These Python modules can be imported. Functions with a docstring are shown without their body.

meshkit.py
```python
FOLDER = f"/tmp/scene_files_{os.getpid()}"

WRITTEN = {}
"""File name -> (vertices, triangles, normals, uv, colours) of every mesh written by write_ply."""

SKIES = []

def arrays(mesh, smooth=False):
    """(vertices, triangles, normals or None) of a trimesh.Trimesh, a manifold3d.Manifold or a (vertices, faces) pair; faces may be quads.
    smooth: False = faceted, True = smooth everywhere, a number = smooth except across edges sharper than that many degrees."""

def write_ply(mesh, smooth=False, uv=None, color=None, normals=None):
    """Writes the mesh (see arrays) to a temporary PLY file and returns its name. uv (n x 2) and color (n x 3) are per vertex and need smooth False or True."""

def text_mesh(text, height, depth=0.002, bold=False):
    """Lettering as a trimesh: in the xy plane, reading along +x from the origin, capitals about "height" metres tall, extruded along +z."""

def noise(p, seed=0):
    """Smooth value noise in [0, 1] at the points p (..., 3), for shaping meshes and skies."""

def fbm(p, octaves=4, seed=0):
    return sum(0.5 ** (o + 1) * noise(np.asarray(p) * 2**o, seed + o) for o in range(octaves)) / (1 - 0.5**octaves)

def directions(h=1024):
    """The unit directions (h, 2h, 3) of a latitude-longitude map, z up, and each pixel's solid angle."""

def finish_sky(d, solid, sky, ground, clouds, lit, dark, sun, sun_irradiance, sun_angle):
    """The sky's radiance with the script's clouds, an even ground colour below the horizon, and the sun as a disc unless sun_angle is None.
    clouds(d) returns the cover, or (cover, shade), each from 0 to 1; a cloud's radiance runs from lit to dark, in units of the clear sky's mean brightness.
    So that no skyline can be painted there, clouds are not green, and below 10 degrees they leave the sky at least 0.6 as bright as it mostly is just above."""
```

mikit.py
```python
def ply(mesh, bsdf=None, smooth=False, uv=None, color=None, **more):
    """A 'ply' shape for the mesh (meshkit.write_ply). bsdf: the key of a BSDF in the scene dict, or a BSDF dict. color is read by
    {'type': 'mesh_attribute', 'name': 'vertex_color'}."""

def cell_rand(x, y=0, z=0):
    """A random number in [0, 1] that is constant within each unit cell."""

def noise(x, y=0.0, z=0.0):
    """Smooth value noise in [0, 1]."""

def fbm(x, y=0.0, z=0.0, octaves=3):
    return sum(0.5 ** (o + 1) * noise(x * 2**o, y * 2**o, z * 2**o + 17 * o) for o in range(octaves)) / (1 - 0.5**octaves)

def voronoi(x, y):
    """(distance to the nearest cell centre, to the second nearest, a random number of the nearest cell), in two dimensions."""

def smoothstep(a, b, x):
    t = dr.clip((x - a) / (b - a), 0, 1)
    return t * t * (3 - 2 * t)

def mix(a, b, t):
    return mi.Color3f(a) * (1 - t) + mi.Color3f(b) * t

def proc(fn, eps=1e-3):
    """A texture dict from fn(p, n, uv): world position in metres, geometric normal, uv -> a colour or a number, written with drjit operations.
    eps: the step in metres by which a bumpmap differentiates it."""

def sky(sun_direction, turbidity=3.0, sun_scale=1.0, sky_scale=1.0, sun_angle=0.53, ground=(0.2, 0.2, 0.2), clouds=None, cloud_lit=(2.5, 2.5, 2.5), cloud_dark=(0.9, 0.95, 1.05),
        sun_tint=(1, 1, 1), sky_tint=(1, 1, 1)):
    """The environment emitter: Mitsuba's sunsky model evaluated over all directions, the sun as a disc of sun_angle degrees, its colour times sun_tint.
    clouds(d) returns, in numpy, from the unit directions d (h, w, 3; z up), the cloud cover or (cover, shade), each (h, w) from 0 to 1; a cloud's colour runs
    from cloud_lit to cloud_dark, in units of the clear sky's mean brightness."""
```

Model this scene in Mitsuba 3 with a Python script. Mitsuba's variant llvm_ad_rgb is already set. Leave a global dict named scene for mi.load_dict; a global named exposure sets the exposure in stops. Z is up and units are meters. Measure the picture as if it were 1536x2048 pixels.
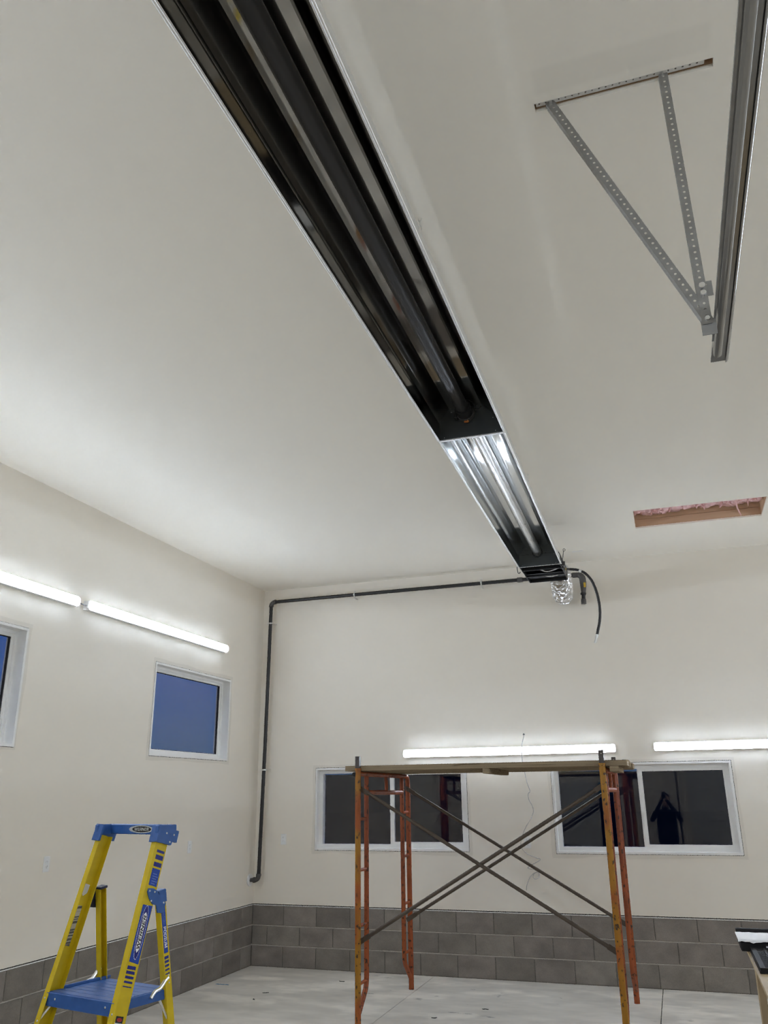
import math, random
import numpy as np, trimesh, mitsuba as mi, drjit as dr
import mikit, meshkit
from shapely.geometry import Polygon, box as sbox
from mikit import fbm, noise, smoothstep, mix, proc
T = mi.ScalarTransform4f
scene, labels = {}, {}
rnd = random.Random(7)

# ------------------------------------------------------------------ camera, sky, exposure
CAM = np.array([4.8186, -9.4739, 1.8169])
FWD = np.array([-0.298813, 0.896638, 0.326728])
UP = np.array([0.113741, -0.306467, 0.945061])
RIGHT = np.array([0.947509, 0.319559, -0.010408])
scene['camera'] = {'type': 'perspective', 'fov': 2 * math.degrees(math.atan(768 / 1640.3)), 'fov_axis': 'x', 'near_clip': 0.004, 'far_clip': 1000.0,
                   'to_world': T().look_at(origin=CAM.tolist(), target=(CAM + FWD).tolist(), up=UP.tolist())}
exposure = 1.28
scene['dusk_sky'] = mikit.sky((0.35, -1.0, 0.05), turbidity=3.0, sun_scale=0.0, sky_scale=1.0, sky_tint=(0.08, 0.45, 2.8))
LAMP = 12.5                                   # radiance of the strip lamps
LAMP_RGB = [0.86 * LAMP, 1.0 * LAMP, 1.19 * LAMP]
XR, YF, H = 9.2, -10.4, 4.366                # right wall, front wall, ceiling height
ZB = 0.628                                   # top of the block courses

# ------------------------------------------------------------------ materials
def rgb(*c): return {'type': 'rgb', 'value': list(c)}
def mat(name, **k): scene[name] = {'type': 'twosided', 'bsdf': {'type': 'principled', **k}}
WIN_B = [(0.765, 2.605, 1.223, 2.137), (3.542, 5.388, 1.214, 2.126)]
WIN_L = [(-2.338, -0.778, 2.205, 3.122), (-5.70, -4.14, 2.198, 3.130)]
def edge_band(a, z, wins):
    """1 within an uneven few centimetres around the windows: raw joint compound, not yet painted over."""
    m = mi.Float(0)
    for a0, a1, z0, z1 in wins:
        d = dr.maximum(dr.maximum(a0 - a, a - a1), dr.maximum(z0 - z, z - z1))
        w = 0.012 + 0.036 * noise(a * 4, z * 4, 1.0)
        m = dr.maximum(m, dr.select((d > 0) & (d < w), 1.0, 0.0))
    return m
def wall_fn(p, n, uv):
    a = dr.select(dr.abs(n.x) > 0.5, p.y, p.x)
    m = dr.select(dr.abs(n.x) > 0.5, edge_band(p.y, p.z, WIN_L), edge_band(p.x, p.z, WIN_B))
    base = mix((0.810, 0.757, 0.669), (0.803, 0.753, 0.676), fbm(a * 0.9, p.z * 0.9, 3.0))
    return base * (1 - 0.09 * m)
def ceil_fn(p, n, uv):
    # faint touch-up stripes beside the strut channel
    patch = smoothstep(0.0, 0.03, 0.33 - dr.abs(p.x - 4.925)) * smoothstep(0.0, 0.03, 0.075 - dr.abs(p.y + 7.0))
    return mix((0.822, 0.772, 0.678), (0.813, 0.766, 0.684), fbm(p.x * 0.8, p.y * 0.8, 5.0)) * (1 - 0.05 * patch)
scene['m_wall'] = {'type': 'twosided', 'bsdf': {'type': 'diffuse', 'reflectance': proc(wall_fn)}}
scene['m_ceiling'] = {'type': 'twosided', 'bsdf': {'type': 'diffuse', 'reflectance': proc(ceil_fn)}}
for i, (t, w) in enumerate([(0.205, 1.0), (0.226, 0.985), (0.242, 1.0), (0.190, 0.99)]):
    def block_fn(p, n, uv, t=t, w=w, i=i):
        a = p.x + p.y
        f = fbm(a * 6.0 + 9.0 * i, p.z * 9.0, 2.0, octaves=4)
        g = noise(a * 160, p.z * 160, 1.0)
        c = mi.Color3f(t, t * 0.905 * w, t * 0.80)
        return c * (0.72 + 0.5 * f + 0.12 * g)
    scene[f'm_block_{i}'] = {'type': 'twosided', 'bsdf': {'type': 'diffuse', 'reflectance': proc(block_fn)}}
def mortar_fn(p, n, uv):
    bed = smoothstep(0.009, 0.006, dr.minimum(dr.abs(p.z - 0.2170), dr.abs(p.z - 0.4202)))      # mortar paler at bed joint heights, darker in between
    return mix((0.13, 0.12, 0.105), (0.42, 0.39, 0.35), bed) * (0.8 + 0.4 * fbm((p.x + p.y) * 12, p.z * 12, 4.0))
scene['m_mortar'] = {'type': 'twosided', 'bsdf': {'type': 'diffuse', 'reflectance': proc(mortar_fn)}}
def floor_fn(p, n, uv):
    f = fbm(p.x * 1.3 + 3.1, p.y * 1.7, 1.0, octaves=5)
    s = fbm(p.x * 4.0, p.y * 9.0, 7.0, octaves=4)
    wear = smoothstep(0.52, 0.72, fbm(p.x * 2.1 + 11, p.y * 3.3, 2.0, octaves=4))
    c = mix((0.39, 0.365, 0.322), (0.585, 0.55, 0.495), f)
    c = c * (0.86 + 0.28 * s)
    scuff = smoothstep(0.70, 0.80, fbm(p.x * 7.0, p.y * 16.0, 3.3, octaves=4)) * smoothstep(0.45, 0.65, noise(p.x * 1.1 + 4, p.y * 1.4, 9.0))
    return mix(mix(c, c * 1.22, wear), (0.09, 0.09, 0.09), 0.65 * scuff)
scene['m_floor'] = {'type': 'twosided', 'bsdf': {'type': 'principled', 'base_color': proc(floor_fn), 'roughness': 0.55, 'specular': 0.35}}
mat('m_gap', base_color=rgb(0.025, 0.024, 0.023), roughness=0.9)
mat('m_vinyl', base_color=rgb(0.80, 0.795, 0.78), roughness=0.35)
mat('m_white_plastic', base_color=rgb(0.82, 0.82, 0.82), roughness=0.35)
mat('m_outlet', base_color=rgb(0.80, 0.80, 0.80), roughness=0.4)
mat('m_slot', base_color=rgb(0.10, 0.10, 0.10), roughness=0.6)
scene['m_glass'] = {'type': 'thindielectric', 'int_ior': 1.52}
def mirror_fn(p, n, uv): return mi.Color3f(0.66, 0.675, 0.68) * (0.93 + 0.08 * fbm(p.x * 3, p.y * 1.6, p.z * 3))
scene['m_reflector'] = {'type': 'twosided', 'bsdf': {'type': 'principled', 'base_color': rgb(0.40, 0.39, 0.365), 'metallic': 1.0, 'roughness': 0.05}}
scene['m_end_plate'] = {'type': 'twosided', 'bsdf': {'type': 'principled', 'base_color': rgb(0.085, 0.092, 0.092), 'metallic': 0.7, 'roughness': 0.28}}
scene['m_rim'] = {'type': 'twosided', 'bsdf': {'type': 'principled', 'base_color': rgb(0.90, 0.90, 0.90), 'metallic': 0.9, 'roughness': 0.33}}
def galv_rough(p, n, uv): return 0.05 + 0.03 * fbm(p.x * 3, p.y * 3, p.z * 3, octaves=3)
scene['m_galv_reflector'] = {'type': 'twosided', 'bsdf': {'type': 'principled', 'base_color': proc(mirror_fn), 'metallic': 1.0, 'roughness': proc(galv_rough)}}
def tube_fn(p, n, uv): return mi.Color3f(0.030, 0.029, 0.030) * (0.7 + 0.8 * fbm(p.x * 20, p.y * 3, p.z * 20))
scene['m_black_tube'] = {'type': 'twosided', 'bsdf': {'type': 'principled', 'base_color': proc(tube_fn), 'metallic': 0.3, 'roughness': 0.32, 'specular': 0.5}}
def silver_fn(p, n, uv):
    s = smoothstep(0.55, 0.8, fbm(p.x * 60, p.y * 14, p.z * 60, octaves=4))
    return mix((0.60, 0.585, 0.565), (0.36, 0.35, 0.34), s)
scene['m_silver_tube'] = {'type': 'twosided', 'bsdf': {'type': 'principled', 'base_color': proc(silver_fn), 'metallic': 0.95, 'roughness': 0.27}}
def galv_fn(p, n, uv):
    f = fbm(p.x * 25, p.y * 25, p.z * 25, octaves=3)
    return mix((0.235, 0.23, 0.22), (0.33, 0.325, 0.31), f)
scene['m_galv'] = {'type': 'twosided', 'bsdf': {'type': 'principled', 'base_color': proc(galv_fn), 'metallic': 0.6, 'roughness': 0.45}}
mat('m_track', base_color=rgb(0.30, 0.297, 0.29), metallic=1.0, roughness=0.15)
mat('m_painted_steel', base_color=rgb(0.60, 0.585, 0.56), roughness=0.5)
mat('m_zinc', base_color=rgb(0.72, 0.72, 0.70), metallic=0.9, roughness=0.3)
mat('m_steel_bright', base_color=rgb(0.78, 0.78, 0.78), metallic=1.0, roughness=0.22)
mat('m_black_iron', base_color=rgb(0.012, 0.012, 0.013), roughness=0.38)
mat('m_grey_iron', base_color=rgb(0.085, 0.080, 0.078), roughness=0.45, metallic=0.4)
mat('m_black_box', base_color=rgb(0.008, 0.008, 0.008), roughness=0.5)
mat('m_rubber', base_color=rgb(0.010, 0.0095, 0.010), roughness=0.42)
mat('m_foil', base_color=rgb(0.74, 0.745, 0.76), metallic=1.0, roughness=0.17)
mat('m_wire_white', base_color=rgb(0.82, 0.81, 0.79), roughness=0.5)
mat('m_cord', base_color=rgb(0.47, 0.455, 0.44), roughness=0.5)
mat('m_yellow_tag', base_color=rgb(0.55, 0.36, 0.03), roughness=0.5)
mat('m_orange_tag', base_color=rgb(0.40, 0.13, 0.02), roughness=0.5)
mat('m_red', base_color=rgb(0.35, 0.02, 0.02), roughness=0.5)
mat('m_brass', base_color=rgb(0.45, 0.36, 0.16), metallic=1.0, roughness=0.35)
def scaf(base, other, lo, hi):
    def fn(p, n, uv):
        m = smoothstep(lo, hi, fbm(p.x * 3, p.y * 3, p.z * 2.4, octaves=4))
        c = mix(base, other, m)
        rust = smoothstep(0.64, 0.70, fbm(p.x * 55 + 5, p.y * 55, p.z * 30, octaves=3))
        grime = fbm(p.x * 12, p.y * 12, p.z * 5, octaves=3)
        return mix(c * (0.70 + 0.55 * grime), (0.035, 0.018, 0.012), 0.9 * rust)
    return {'type': 'twosided', 'bsdf': {'type': 'principled', 'base_color': proc(fn), 'roughness': 0.42, 'specular': 0.4}}
scene['m_scaffold_orange'] = scaf((0.27, 0.060, 0.015), (0.19, 0.042, 0.014), 0.4, 0.7)
scene['m_scaffold_yellow'] = scaf((0.30, 0.135, 0.010), (0.27, 0.066, 0.013), 0.42, 0.62)
def brace_fn(p, n, uv): return mix((0.052, 0.037, 0.029), (0.105, 0.080, 0.056), fbm(p.x * 14, p.y * 14, p.z * 14, octaves=4))
scene['m_brace'] = {'type': 'twosided', 'bsdf': {'type': 'principled', 'base_color': proc(brace_fn), 'roughness': 0.5, 'metallic': 0.35}}
def pin_fn(p, n, uv): return mix((0.045, 0.037, 0.036), (0.10, 0.085, 0.078), fbm(p.x * 30, p.y * 30, p.z * 20))
scene['m_pin'] = {'type': 'twosided', 'bsdf': {'type': 'principled', 'base_color': proc(pin_fn), 'roughness': 0.5, 'metallic': 0.4}}
def plank_fn(p, n, uv):
    g = fbm(p.x * 1.2, p.y * 40, p.z * 130, octaves=4)
    k = smoothstep(0.62, 0.72, fbm(p.x * 3.5 + 2, p.y * 12, p.z * 60, octaves=3))
    return mix(mix((0.17, 0.125, 0.080), (0.35, 0.28, 0.19), g), (0.10, 0.07, 0.04), 0.7 * k)
scene['m_plank'] = {'type': 'twosided', 'bsdf': {'type': 'diffuse', 'reflectance': proc(plank_fn)}}
def pine_fn(p, n, uv):
    g = fbm(p.x * 3 + p.y * 3, p.z * 30, p.y * 2, octaves=4)
    k = smoothstep(0.03, 0.0, dr.abs(noise(p.x * 5 + 1, p.y * 5, p.z * 9) - 0.92))
    return mix(mix((0.47, 0.31, 0.19), (0.62, 0.46, 0.31), g), (0.16, 0.08, 0.04), k)
scene['m_pine'] = {'type': 'twosided', 'bsdf': {'type': 'diffuse', 'reflectance': proc(pine_fn)}}
def bench_fn(p, n, uv): return mix((0.27, 0.195, 0.11), (0.43, 0.335, 0.21), fbm(p.x * 20, p.y * 3, p.z * 3, octaves=4))
scene['m_bench'] = {'type': 'twosided', 'bsdf': {'type': 'principled', 'base_color': proc(bench_fn), 'roughness': 0.55}}
def pink_fn(p, n, uv): return mix((0.70, 0.42, 0.42), (0.88, 0.62, 0.61), fbm(p.x * 26, p.y * 26, p.z * 26, octaves=4))
scene['m_insulation'] = {'type': 'twosided', 'bsdf': {'type': 'diffuse', 'reflectance': proc(pink_fn)}}
def yel_fn(p, n, uv): return mix((0.55, 0.40, 0.006), (0.62, 0.46, 0.012), fbm(p.x * 9, p.y * 9, p.z * 30, octaves=3))
scene['m_fibreglass'] = {'type': 'twosided', 'bsdf': {'type': 'principled', 'base_color': proc(yel_fn), 'roughness': 0.36, 'specular': 0.45}}
def blue_fn(p, n, uv): return mix((0.018, 0.075, 0.27), (0.035, 0.11, 0.34), fbm(p.x * 30, p.y * 30, p.z * 30, octaves=3))
scene['m_blue'] = {'type': 'twosided', 'bsdf': {'type': 'principled', 'base_color': proc(blue_fn), 'roughness': 0.35, 'specular': 0.5}}
mat('m_blue_dark', base_color=rgb(0.008, 0.014, 0.045), roughness=0.4)
mat('m_decal_blue', base_color=rgb(0.008, 0.045, 0.32), roughness=0.35)
mat('m_decal_navy', base_color=rgb(0.008, 0.012, 0.18), roughness=0.35)
mat('m_decal_white', base_color=rgb(0.85, 0.85, 0.86), roughness=0.4)
mat('m_decal_black', base_color=rgb(0.006, 0.006, 0.008), roughness=0.4)
mat('m_decal_silver', base_color=rgb(0.55, 0.57, 0.58), roughness=0.35, metallic=0.5)
mat('m_decal_pale', base_color=rgb(0.10, 0.17, 0.48), roughness=0.4)
def label_fn(p, n, uv):
    ln = noise(p.z * 190, p.x * 3, 2.0)
    return mix((0.52, 0.48, 0.40), (0.13, 0.12, 0.11), smoothstep(0.46, 0.60, ln))
scene['m_warning_print'] = {'type': 'twosided', 'bsdf': {'type': 'diffuse', 'reflectance': proc(label_fn)}}
mat('m_black_plastic', base_color=rgb(0.010, 0.010, 0.011), roughness=0.6, specular=0.25)
mat('m_paper', base_color=rgb(0.86, 0.87, 0.90), roughness=0.8)
mat('m_blue_scrap', base_color=rgb(0.05, 0.16, 0.30), roughness=0.5)
mat('m_dark_scrap', base_color=rgb(0.03, 0.03, 0.03), roughness=0.7)
mat('m_cloth', base_color=rgb(0.012, 0.012, 0.015), roughness=0.9)
mat('m_skin', base_color=rgb(0.42, 0.26, 0.19), roughness=0.55)
mat('m_hair', base_color=rgb(0.02, 0.015, 0.012), roughness=0.7)
mat('m_phone', base_color=rgb(0.02, 0.02, 0.022), roughness=0.25)
mat('m_door_paint', base_color=rgb(0.62, 0.62, 0.60), roughness=0.45)
mat('m_ground', base_color=rgb(0.010, 0.017, 0.018), roughness=1.0, specular=0.0)
mat('m_hill', base_color=rgb(0.012, 0.021, 0.023), roughness=1.0, specular=0.0)

# ------------------------------------------------------------------ helpers
def cat(*ms): return trimesh.util.concatenate([m for m in ms if m is not None])
def bx(x0, x1, y0, y1, z0, z1, bev=0.0):
    if bev <= 0:
        m = trimesh.creation.box((x1 - x0, y1 - y0, z1 - z0)); m.apply_translation(((x0 + x1) / 2, (y0 + y1) / 2, (z0 + z1) / 2)); return m
    P = []
    for x, sx in ((x0, 1), (x1, -1)):
        for y, sy in ((y0, 1), (y1, -1)):
            for z, sz in ((z0, 1), (z1, -1)):
                P += [(x + sx * bev, y + sy * bev, z), (x + sx * bev, y, z + sz * bev), (x, y + sy * bev, z + sz * bev)]
    return trimesh.convex.convex_hull(np.array(P))
def tube(pts, r, n=12, caps=True):
    p = np.asarray(pts, float); rr = np.broadcast_to(r, (len(p),))
    t = np.gradient(p, axis=0); t /= np.linalg.norm(t, axis=1, keepdims=True) + 1e-12
    a = np.cross(t[0], [0, 0, 1.0] if abs(t[0][2]) < 0.9 else [1.0, 0, 0]); a /= np.linalg.norm(a)
    A = [a]
    for k in range(1, len(p)):
        a = A[-1] - t[k] * (A[-1] @ t[k]); A.append(a / np.linalg.norm(a))
    A = np.array(A); B = np.cross(t, A); an = np.arange(n) * 2 * np.pi / n
    v = (p[:, None] + rr[:, None, None] * (np.cos(an)[None, :, None] * A[:, None] + np.sin(an)[None, :, None] * B[:, None])).reshape(-1, 3)
    f = []
    for i in range(len(p) - 1):
        for j in range(n):
            q = i * n + j, i * n + (j + 1) % n, (i + 1) * n + (j + 1) % n, (i + 1) * n + j
            f += [(q[0], q[1], q[2]), (q[0], q[2], q[3])]
    if caps:
        v = np.vstack([v, p[:1], p[-1:]]); c0, c1, L = len(v) - 2, len(v) - 1, (len(p) - 1) * n
        for j in range(n): f += [(c0, (j + 1) % n, j), (c1, L + j, L + (j + 1) % n)]
    return trimesh.Trimesh(v, f, process=False)
def arc(c, a, b, r, n=7):
    """Quarter arc about c from c+a*r to c+b*r."""
    c, a, b = map(lambda q: np.asarray(q, float), (c, a, b))
    return [c + r * (math.cos(s) * a + math.sin(s) * b) for s in np.linspace(0, math.pi / 2, n)]
def smooth_path(P, n=6):
    """Catmull-Rom through the points."""
    P = np.asarray(P, float); Q = np.vstack([2 * P[0] - P[1], P, 2 * P[-1] - P[-2]]); out = []
    for i in range(1, len(Q) - 2):
        for t in np.arange(n) / n:
            a, b, c, d = Q[i - 1], Q[i], Q[i + 1], Q[i + 2]
            out.append(0.5 * (2 * b + (c - a) * t + (2 * a - 5 * b + 4 * c - d) * t**2 + (3 * b - 3 * c + d - a) * t**3))
    return np.array(out + [P[-1]])
def prism(poly, h, M):
    """Extrudes the shapely polygon by h and places its (a, b, height) axes by the 4x4 M."""
    geoms = getattr(poly, 'geoms', [poly])
    m = cat(*[trimesh.creation.extrude_polygon(g, h, engine='earcut') for g in geoms]); m.apply_transform(M); return m
def frame(e1, e2, e3, o=(0, 0, 0)):
    M = np.eye(4); M[:3, 0], M[:3, 1], M[:3, 2], M[:3, 3] = e1, e2, e3, o; return M
XZ = lambda y0: frame((1, 0, 0), (0, 0, 1), (0, 1, 0), (0, y0, 0))     # polygon in x,z; extruded towards +y
YZ = lambda x0: frame((0, 1, 0), (0, 0, 1), (1, 0, 0), (x0, 0, 0))     # polygon in y,z; extruded towards +x
XY = lambda z0: frame((1, 0, 0), (0, 1, 0), (0, 0, 1), (0, 0, z0))
def disc(cx, cy, r, n=16): return Polygon([(cx + r * math.cos(a), cy + r * math.sin(a)) for a in np.arange(n) * 2 * math.pi / n])
def ellipse(cx, cy, a, b, n=40): return Polygon([(cx + a * math.cos(t), cy + b * math.sin(t)) for t in np.arange(n) * 2 * math.pi / n])
used = {}
def numbered(k):
    used[k] = used.get(k, -1) + 1
    return k if used[k] == 0 else f'{k}_{used[k]:03d}'
def obj(name, mesh, m, parent=None, smooth=False, label=None, kind=None, **more):
    k = numbered((parent + '__' if parent else '') + name)
    scene[k] = mikit.ply(mesh, m, smooth, **more) if not isinstance(mesh, dict) else {**mesh, 'bsdf': {'type': 'ref', 'id': m}, **more}
    if label or kind: labels[k] = {**({'label': label} if label else {}), **({'kind': kind} if kind else {})}
    return k
def thing(name, label, category, group=None):
    k = numbered(name); labels[k] = {'label': label, 'category': category}
    if group: labels[k]['group'] = group
    return k
def tag(k, label, category, group=None, kind=None):
    labels[k] = {'label': label, 'category': category}
    if group: labels[k]['group'] = group
    if kind: labels[k]['kind'] = kind
    return k

# ------------------------------------------------------------------ room shell
def rects(ws, pad=0.0): return [sbox(a0 - pad, z0 - pad, a1 + pad, z1 + pad) for a0, a1, z0, z1 in ws]
def minus(p, hs):
    for h in hs: p = p.difference(h)
    return p
DW = 0.646                                                                     # foot of the drywall
tag(obj('wall_back', prism(minus(sbox(-0.2, DW, XR + 0.2, H + 0.02), rects(WIN_B)), 0.18, XZ(0.0)), 'm_wall'),
    'warm white drywall end wall with two sliding windows above grey blocks', 'wall', kind='structure')
tag(obj('wall_left', prism(minus(sbox(YF - 0.2, DW, 0.0, H + 0.02), rects(WIN_L)), 0.18, YZ(-0.18)), 'm_wall'),
    'warm white drywall side wall with small high windows above grey blocks', 'wall', kind='structure')
tag(obj('wall_right', bx(XR, XR + 0.18, YF, 0.0, 0, H + 0.02), 'm_wall'), 'plain white side wall opposite the high windows', 'wall', kind='structure')
GAR = (5.35, 9.0, 0.0, 3.05); DOORWAY = (3.14, 3.62, 0.0, 2.06)
tag(obj('wall_front', prism(minus(sbox(-0.2, 0, XR + 0.2, H + 0.02), rects([GAR, DOORWAY])), 0.18, XZ(YF - 0.18)), 'm_wall'),
    'white wall behind the camera with doors, mirrored in the window glass', 'wall', kind='structure')
ATT = (4.732, 5.915, -1.672, -1.092); SLOT = (4.597, 5.255, -6.898, -6.856)
cpoly = minus(sbox(-0.2, YF - 0.2, XR + 0.2, 0.2), [sbox(ATT[0], ATT[2], ATT[1], ATT[3]), sbox(SLOT[0], SLOT[2], SLOT[1], SLOT[3])])
tag(obj('ceiling', prism(cpoly, 0.016, XY(H)), 'm_ceiling'), 'flat white drywall ceiling', 'ceiling', kind='structure')
obj('backing', cat(bx(SLOT[0] - .02, SLOT[1] + .02, SLOT[2] - .02, SLOT[3] + .02, H + 0.05, H + 0.06), bx(SLOT[0] - .01, SLOT[1] + .01, SLOT[2] - .012, SLOT[2], H + 0.016, H + 0.05),
                   bx(SLOT[0] - .01, SLOT[1] + .01, SLOT[3], SLOT[3] + .012, H + 0.016, H + 0.05), bx(SLOT[1], SLOT[1] + .012, SLOT[2], SLOT[3], H + 0.016, H + 0.05), bx(SLOT[0] - .012, SLOT[0], SLOT[2], SLOT[3], H + 0.016, H + 0.05)), 'm_pine', 'ceiling')
obj('backing', bx(-0.3, XR + 0.3, YF - 0.3, 0.3, H + 0.34, H + 0.36), 'm_gap', 'ceiling')
# floor: slabs between saw cuts
tag(obj('floor', bx(-0.3, XR + 0.3, YF - 0.3, 0.3, -0.12, -0.012), 'm_gap'), 'bare grey concrete floor with straight saw cuts', 'floor', kind='structure')
cuts = [-0.2, 2.166, 4.478, 6.79, XR + 0.1]; ycuts = [YF - 0.1, -6.9, -3.45, 0.1]
for i in range(4):
    for j in range(3):
        g0, g1 = (0.0035 if i else 0), (0.0035 if i < 3 else 0)
        obj('slab', bx(cuts[i] + g0, cuts[i + 1] - g1, ycuts[j] + (0.003 if j else 0), ycuts[j + 1] - (0.003 if j < 2 else 0), -0.05, 0.0), 'm_floor', 'floor')
# block courses: every block its own piece before a recessed mortar bed
CO = [(0.0, 0.0), (0.018 + 0.2032, 0.2032), (0.018 + 0.4064, 0.0)]              # (bottom, bond offset)
def chamfer_block(L, h): return bx(0, L, 0, 0.04, 0, h, 0.004)
protos = {}
def block_ply(L, h):
    k = (round(L, 4), round(h, 4))
    if k not in protos: protos[k] = mikit.ply(chamfer_block(*k), 'm_block_0')
    return protos[k]
def courses(wall, length, first, place):
    for c, (zb, off) in enumerate(CO):
        top = [0.018 + 0.2032, 0.018 + 0.4064, ZB][c]
        xs = [first + off + 0.4064 * k for k in range(-3, 40)]
        xs = [0.0] + [x for x in xs if 0.03 < x < length - 0.03] + [length]
        for a, b in zip(xs[:-1], xs[1:]):
            j = 0.0030
            L, hh = b - a - 2 * j, top - zb - (0.0 if c == 2 else 0.0085) - (0.003 if c == 0 else 0)
            obj('block', block_ply(L, hh), f'm_block_{rnd.choice([0, 0, 1, 1, 2, 3])}', wall, to_world=place(a + j, zb + (0.003 if c == 0 else 0.0)).translate([0, rnd.uniform(0, 0.0015), 0]))
courses('wall_back', XR, 0.7993, lambda a, z: T().translate([a, 0.0, z]))
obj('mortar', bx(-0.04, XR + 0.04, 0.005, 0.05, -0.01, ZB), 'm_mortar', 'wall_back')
courses('wall_left', -YF, 1.474, lambda a, z: T().translate([0.0, -a, z]).rotate([0, 0, 1], -90).scale([1, -1, 1]))
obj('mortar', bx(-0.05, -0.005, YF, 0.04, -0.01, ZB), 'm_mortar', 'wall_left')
obj('joint_backing', bx(-0.05, XR, 0.012, 0.05, ZB - 0.01, DW + 0.01), 'm_gap', 'wall_back')
obj('joint_backing', bx(-0.05, -0.012, YF, 0.05, ZB - 0.01, DW + 0.01), 'm_gap', 'wall_left')
tag(obj('trim_1', bx(0, XR, 0.002, 0.014, ZB + 0.001, ZB + 0.0085), 'm_vinyl'), 'thin white bead between drywall and blocks of the end wall', 'trim', kind='structure')
tag(obj('trim_2', bx(-0.014, -0.002, YF, 0, ZB + 0.001, ZB + 0.0085), 'm_vinyl'), 'thin white bead between drywall and blocks of the side wall', 'trim', kind='structure')

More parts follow.
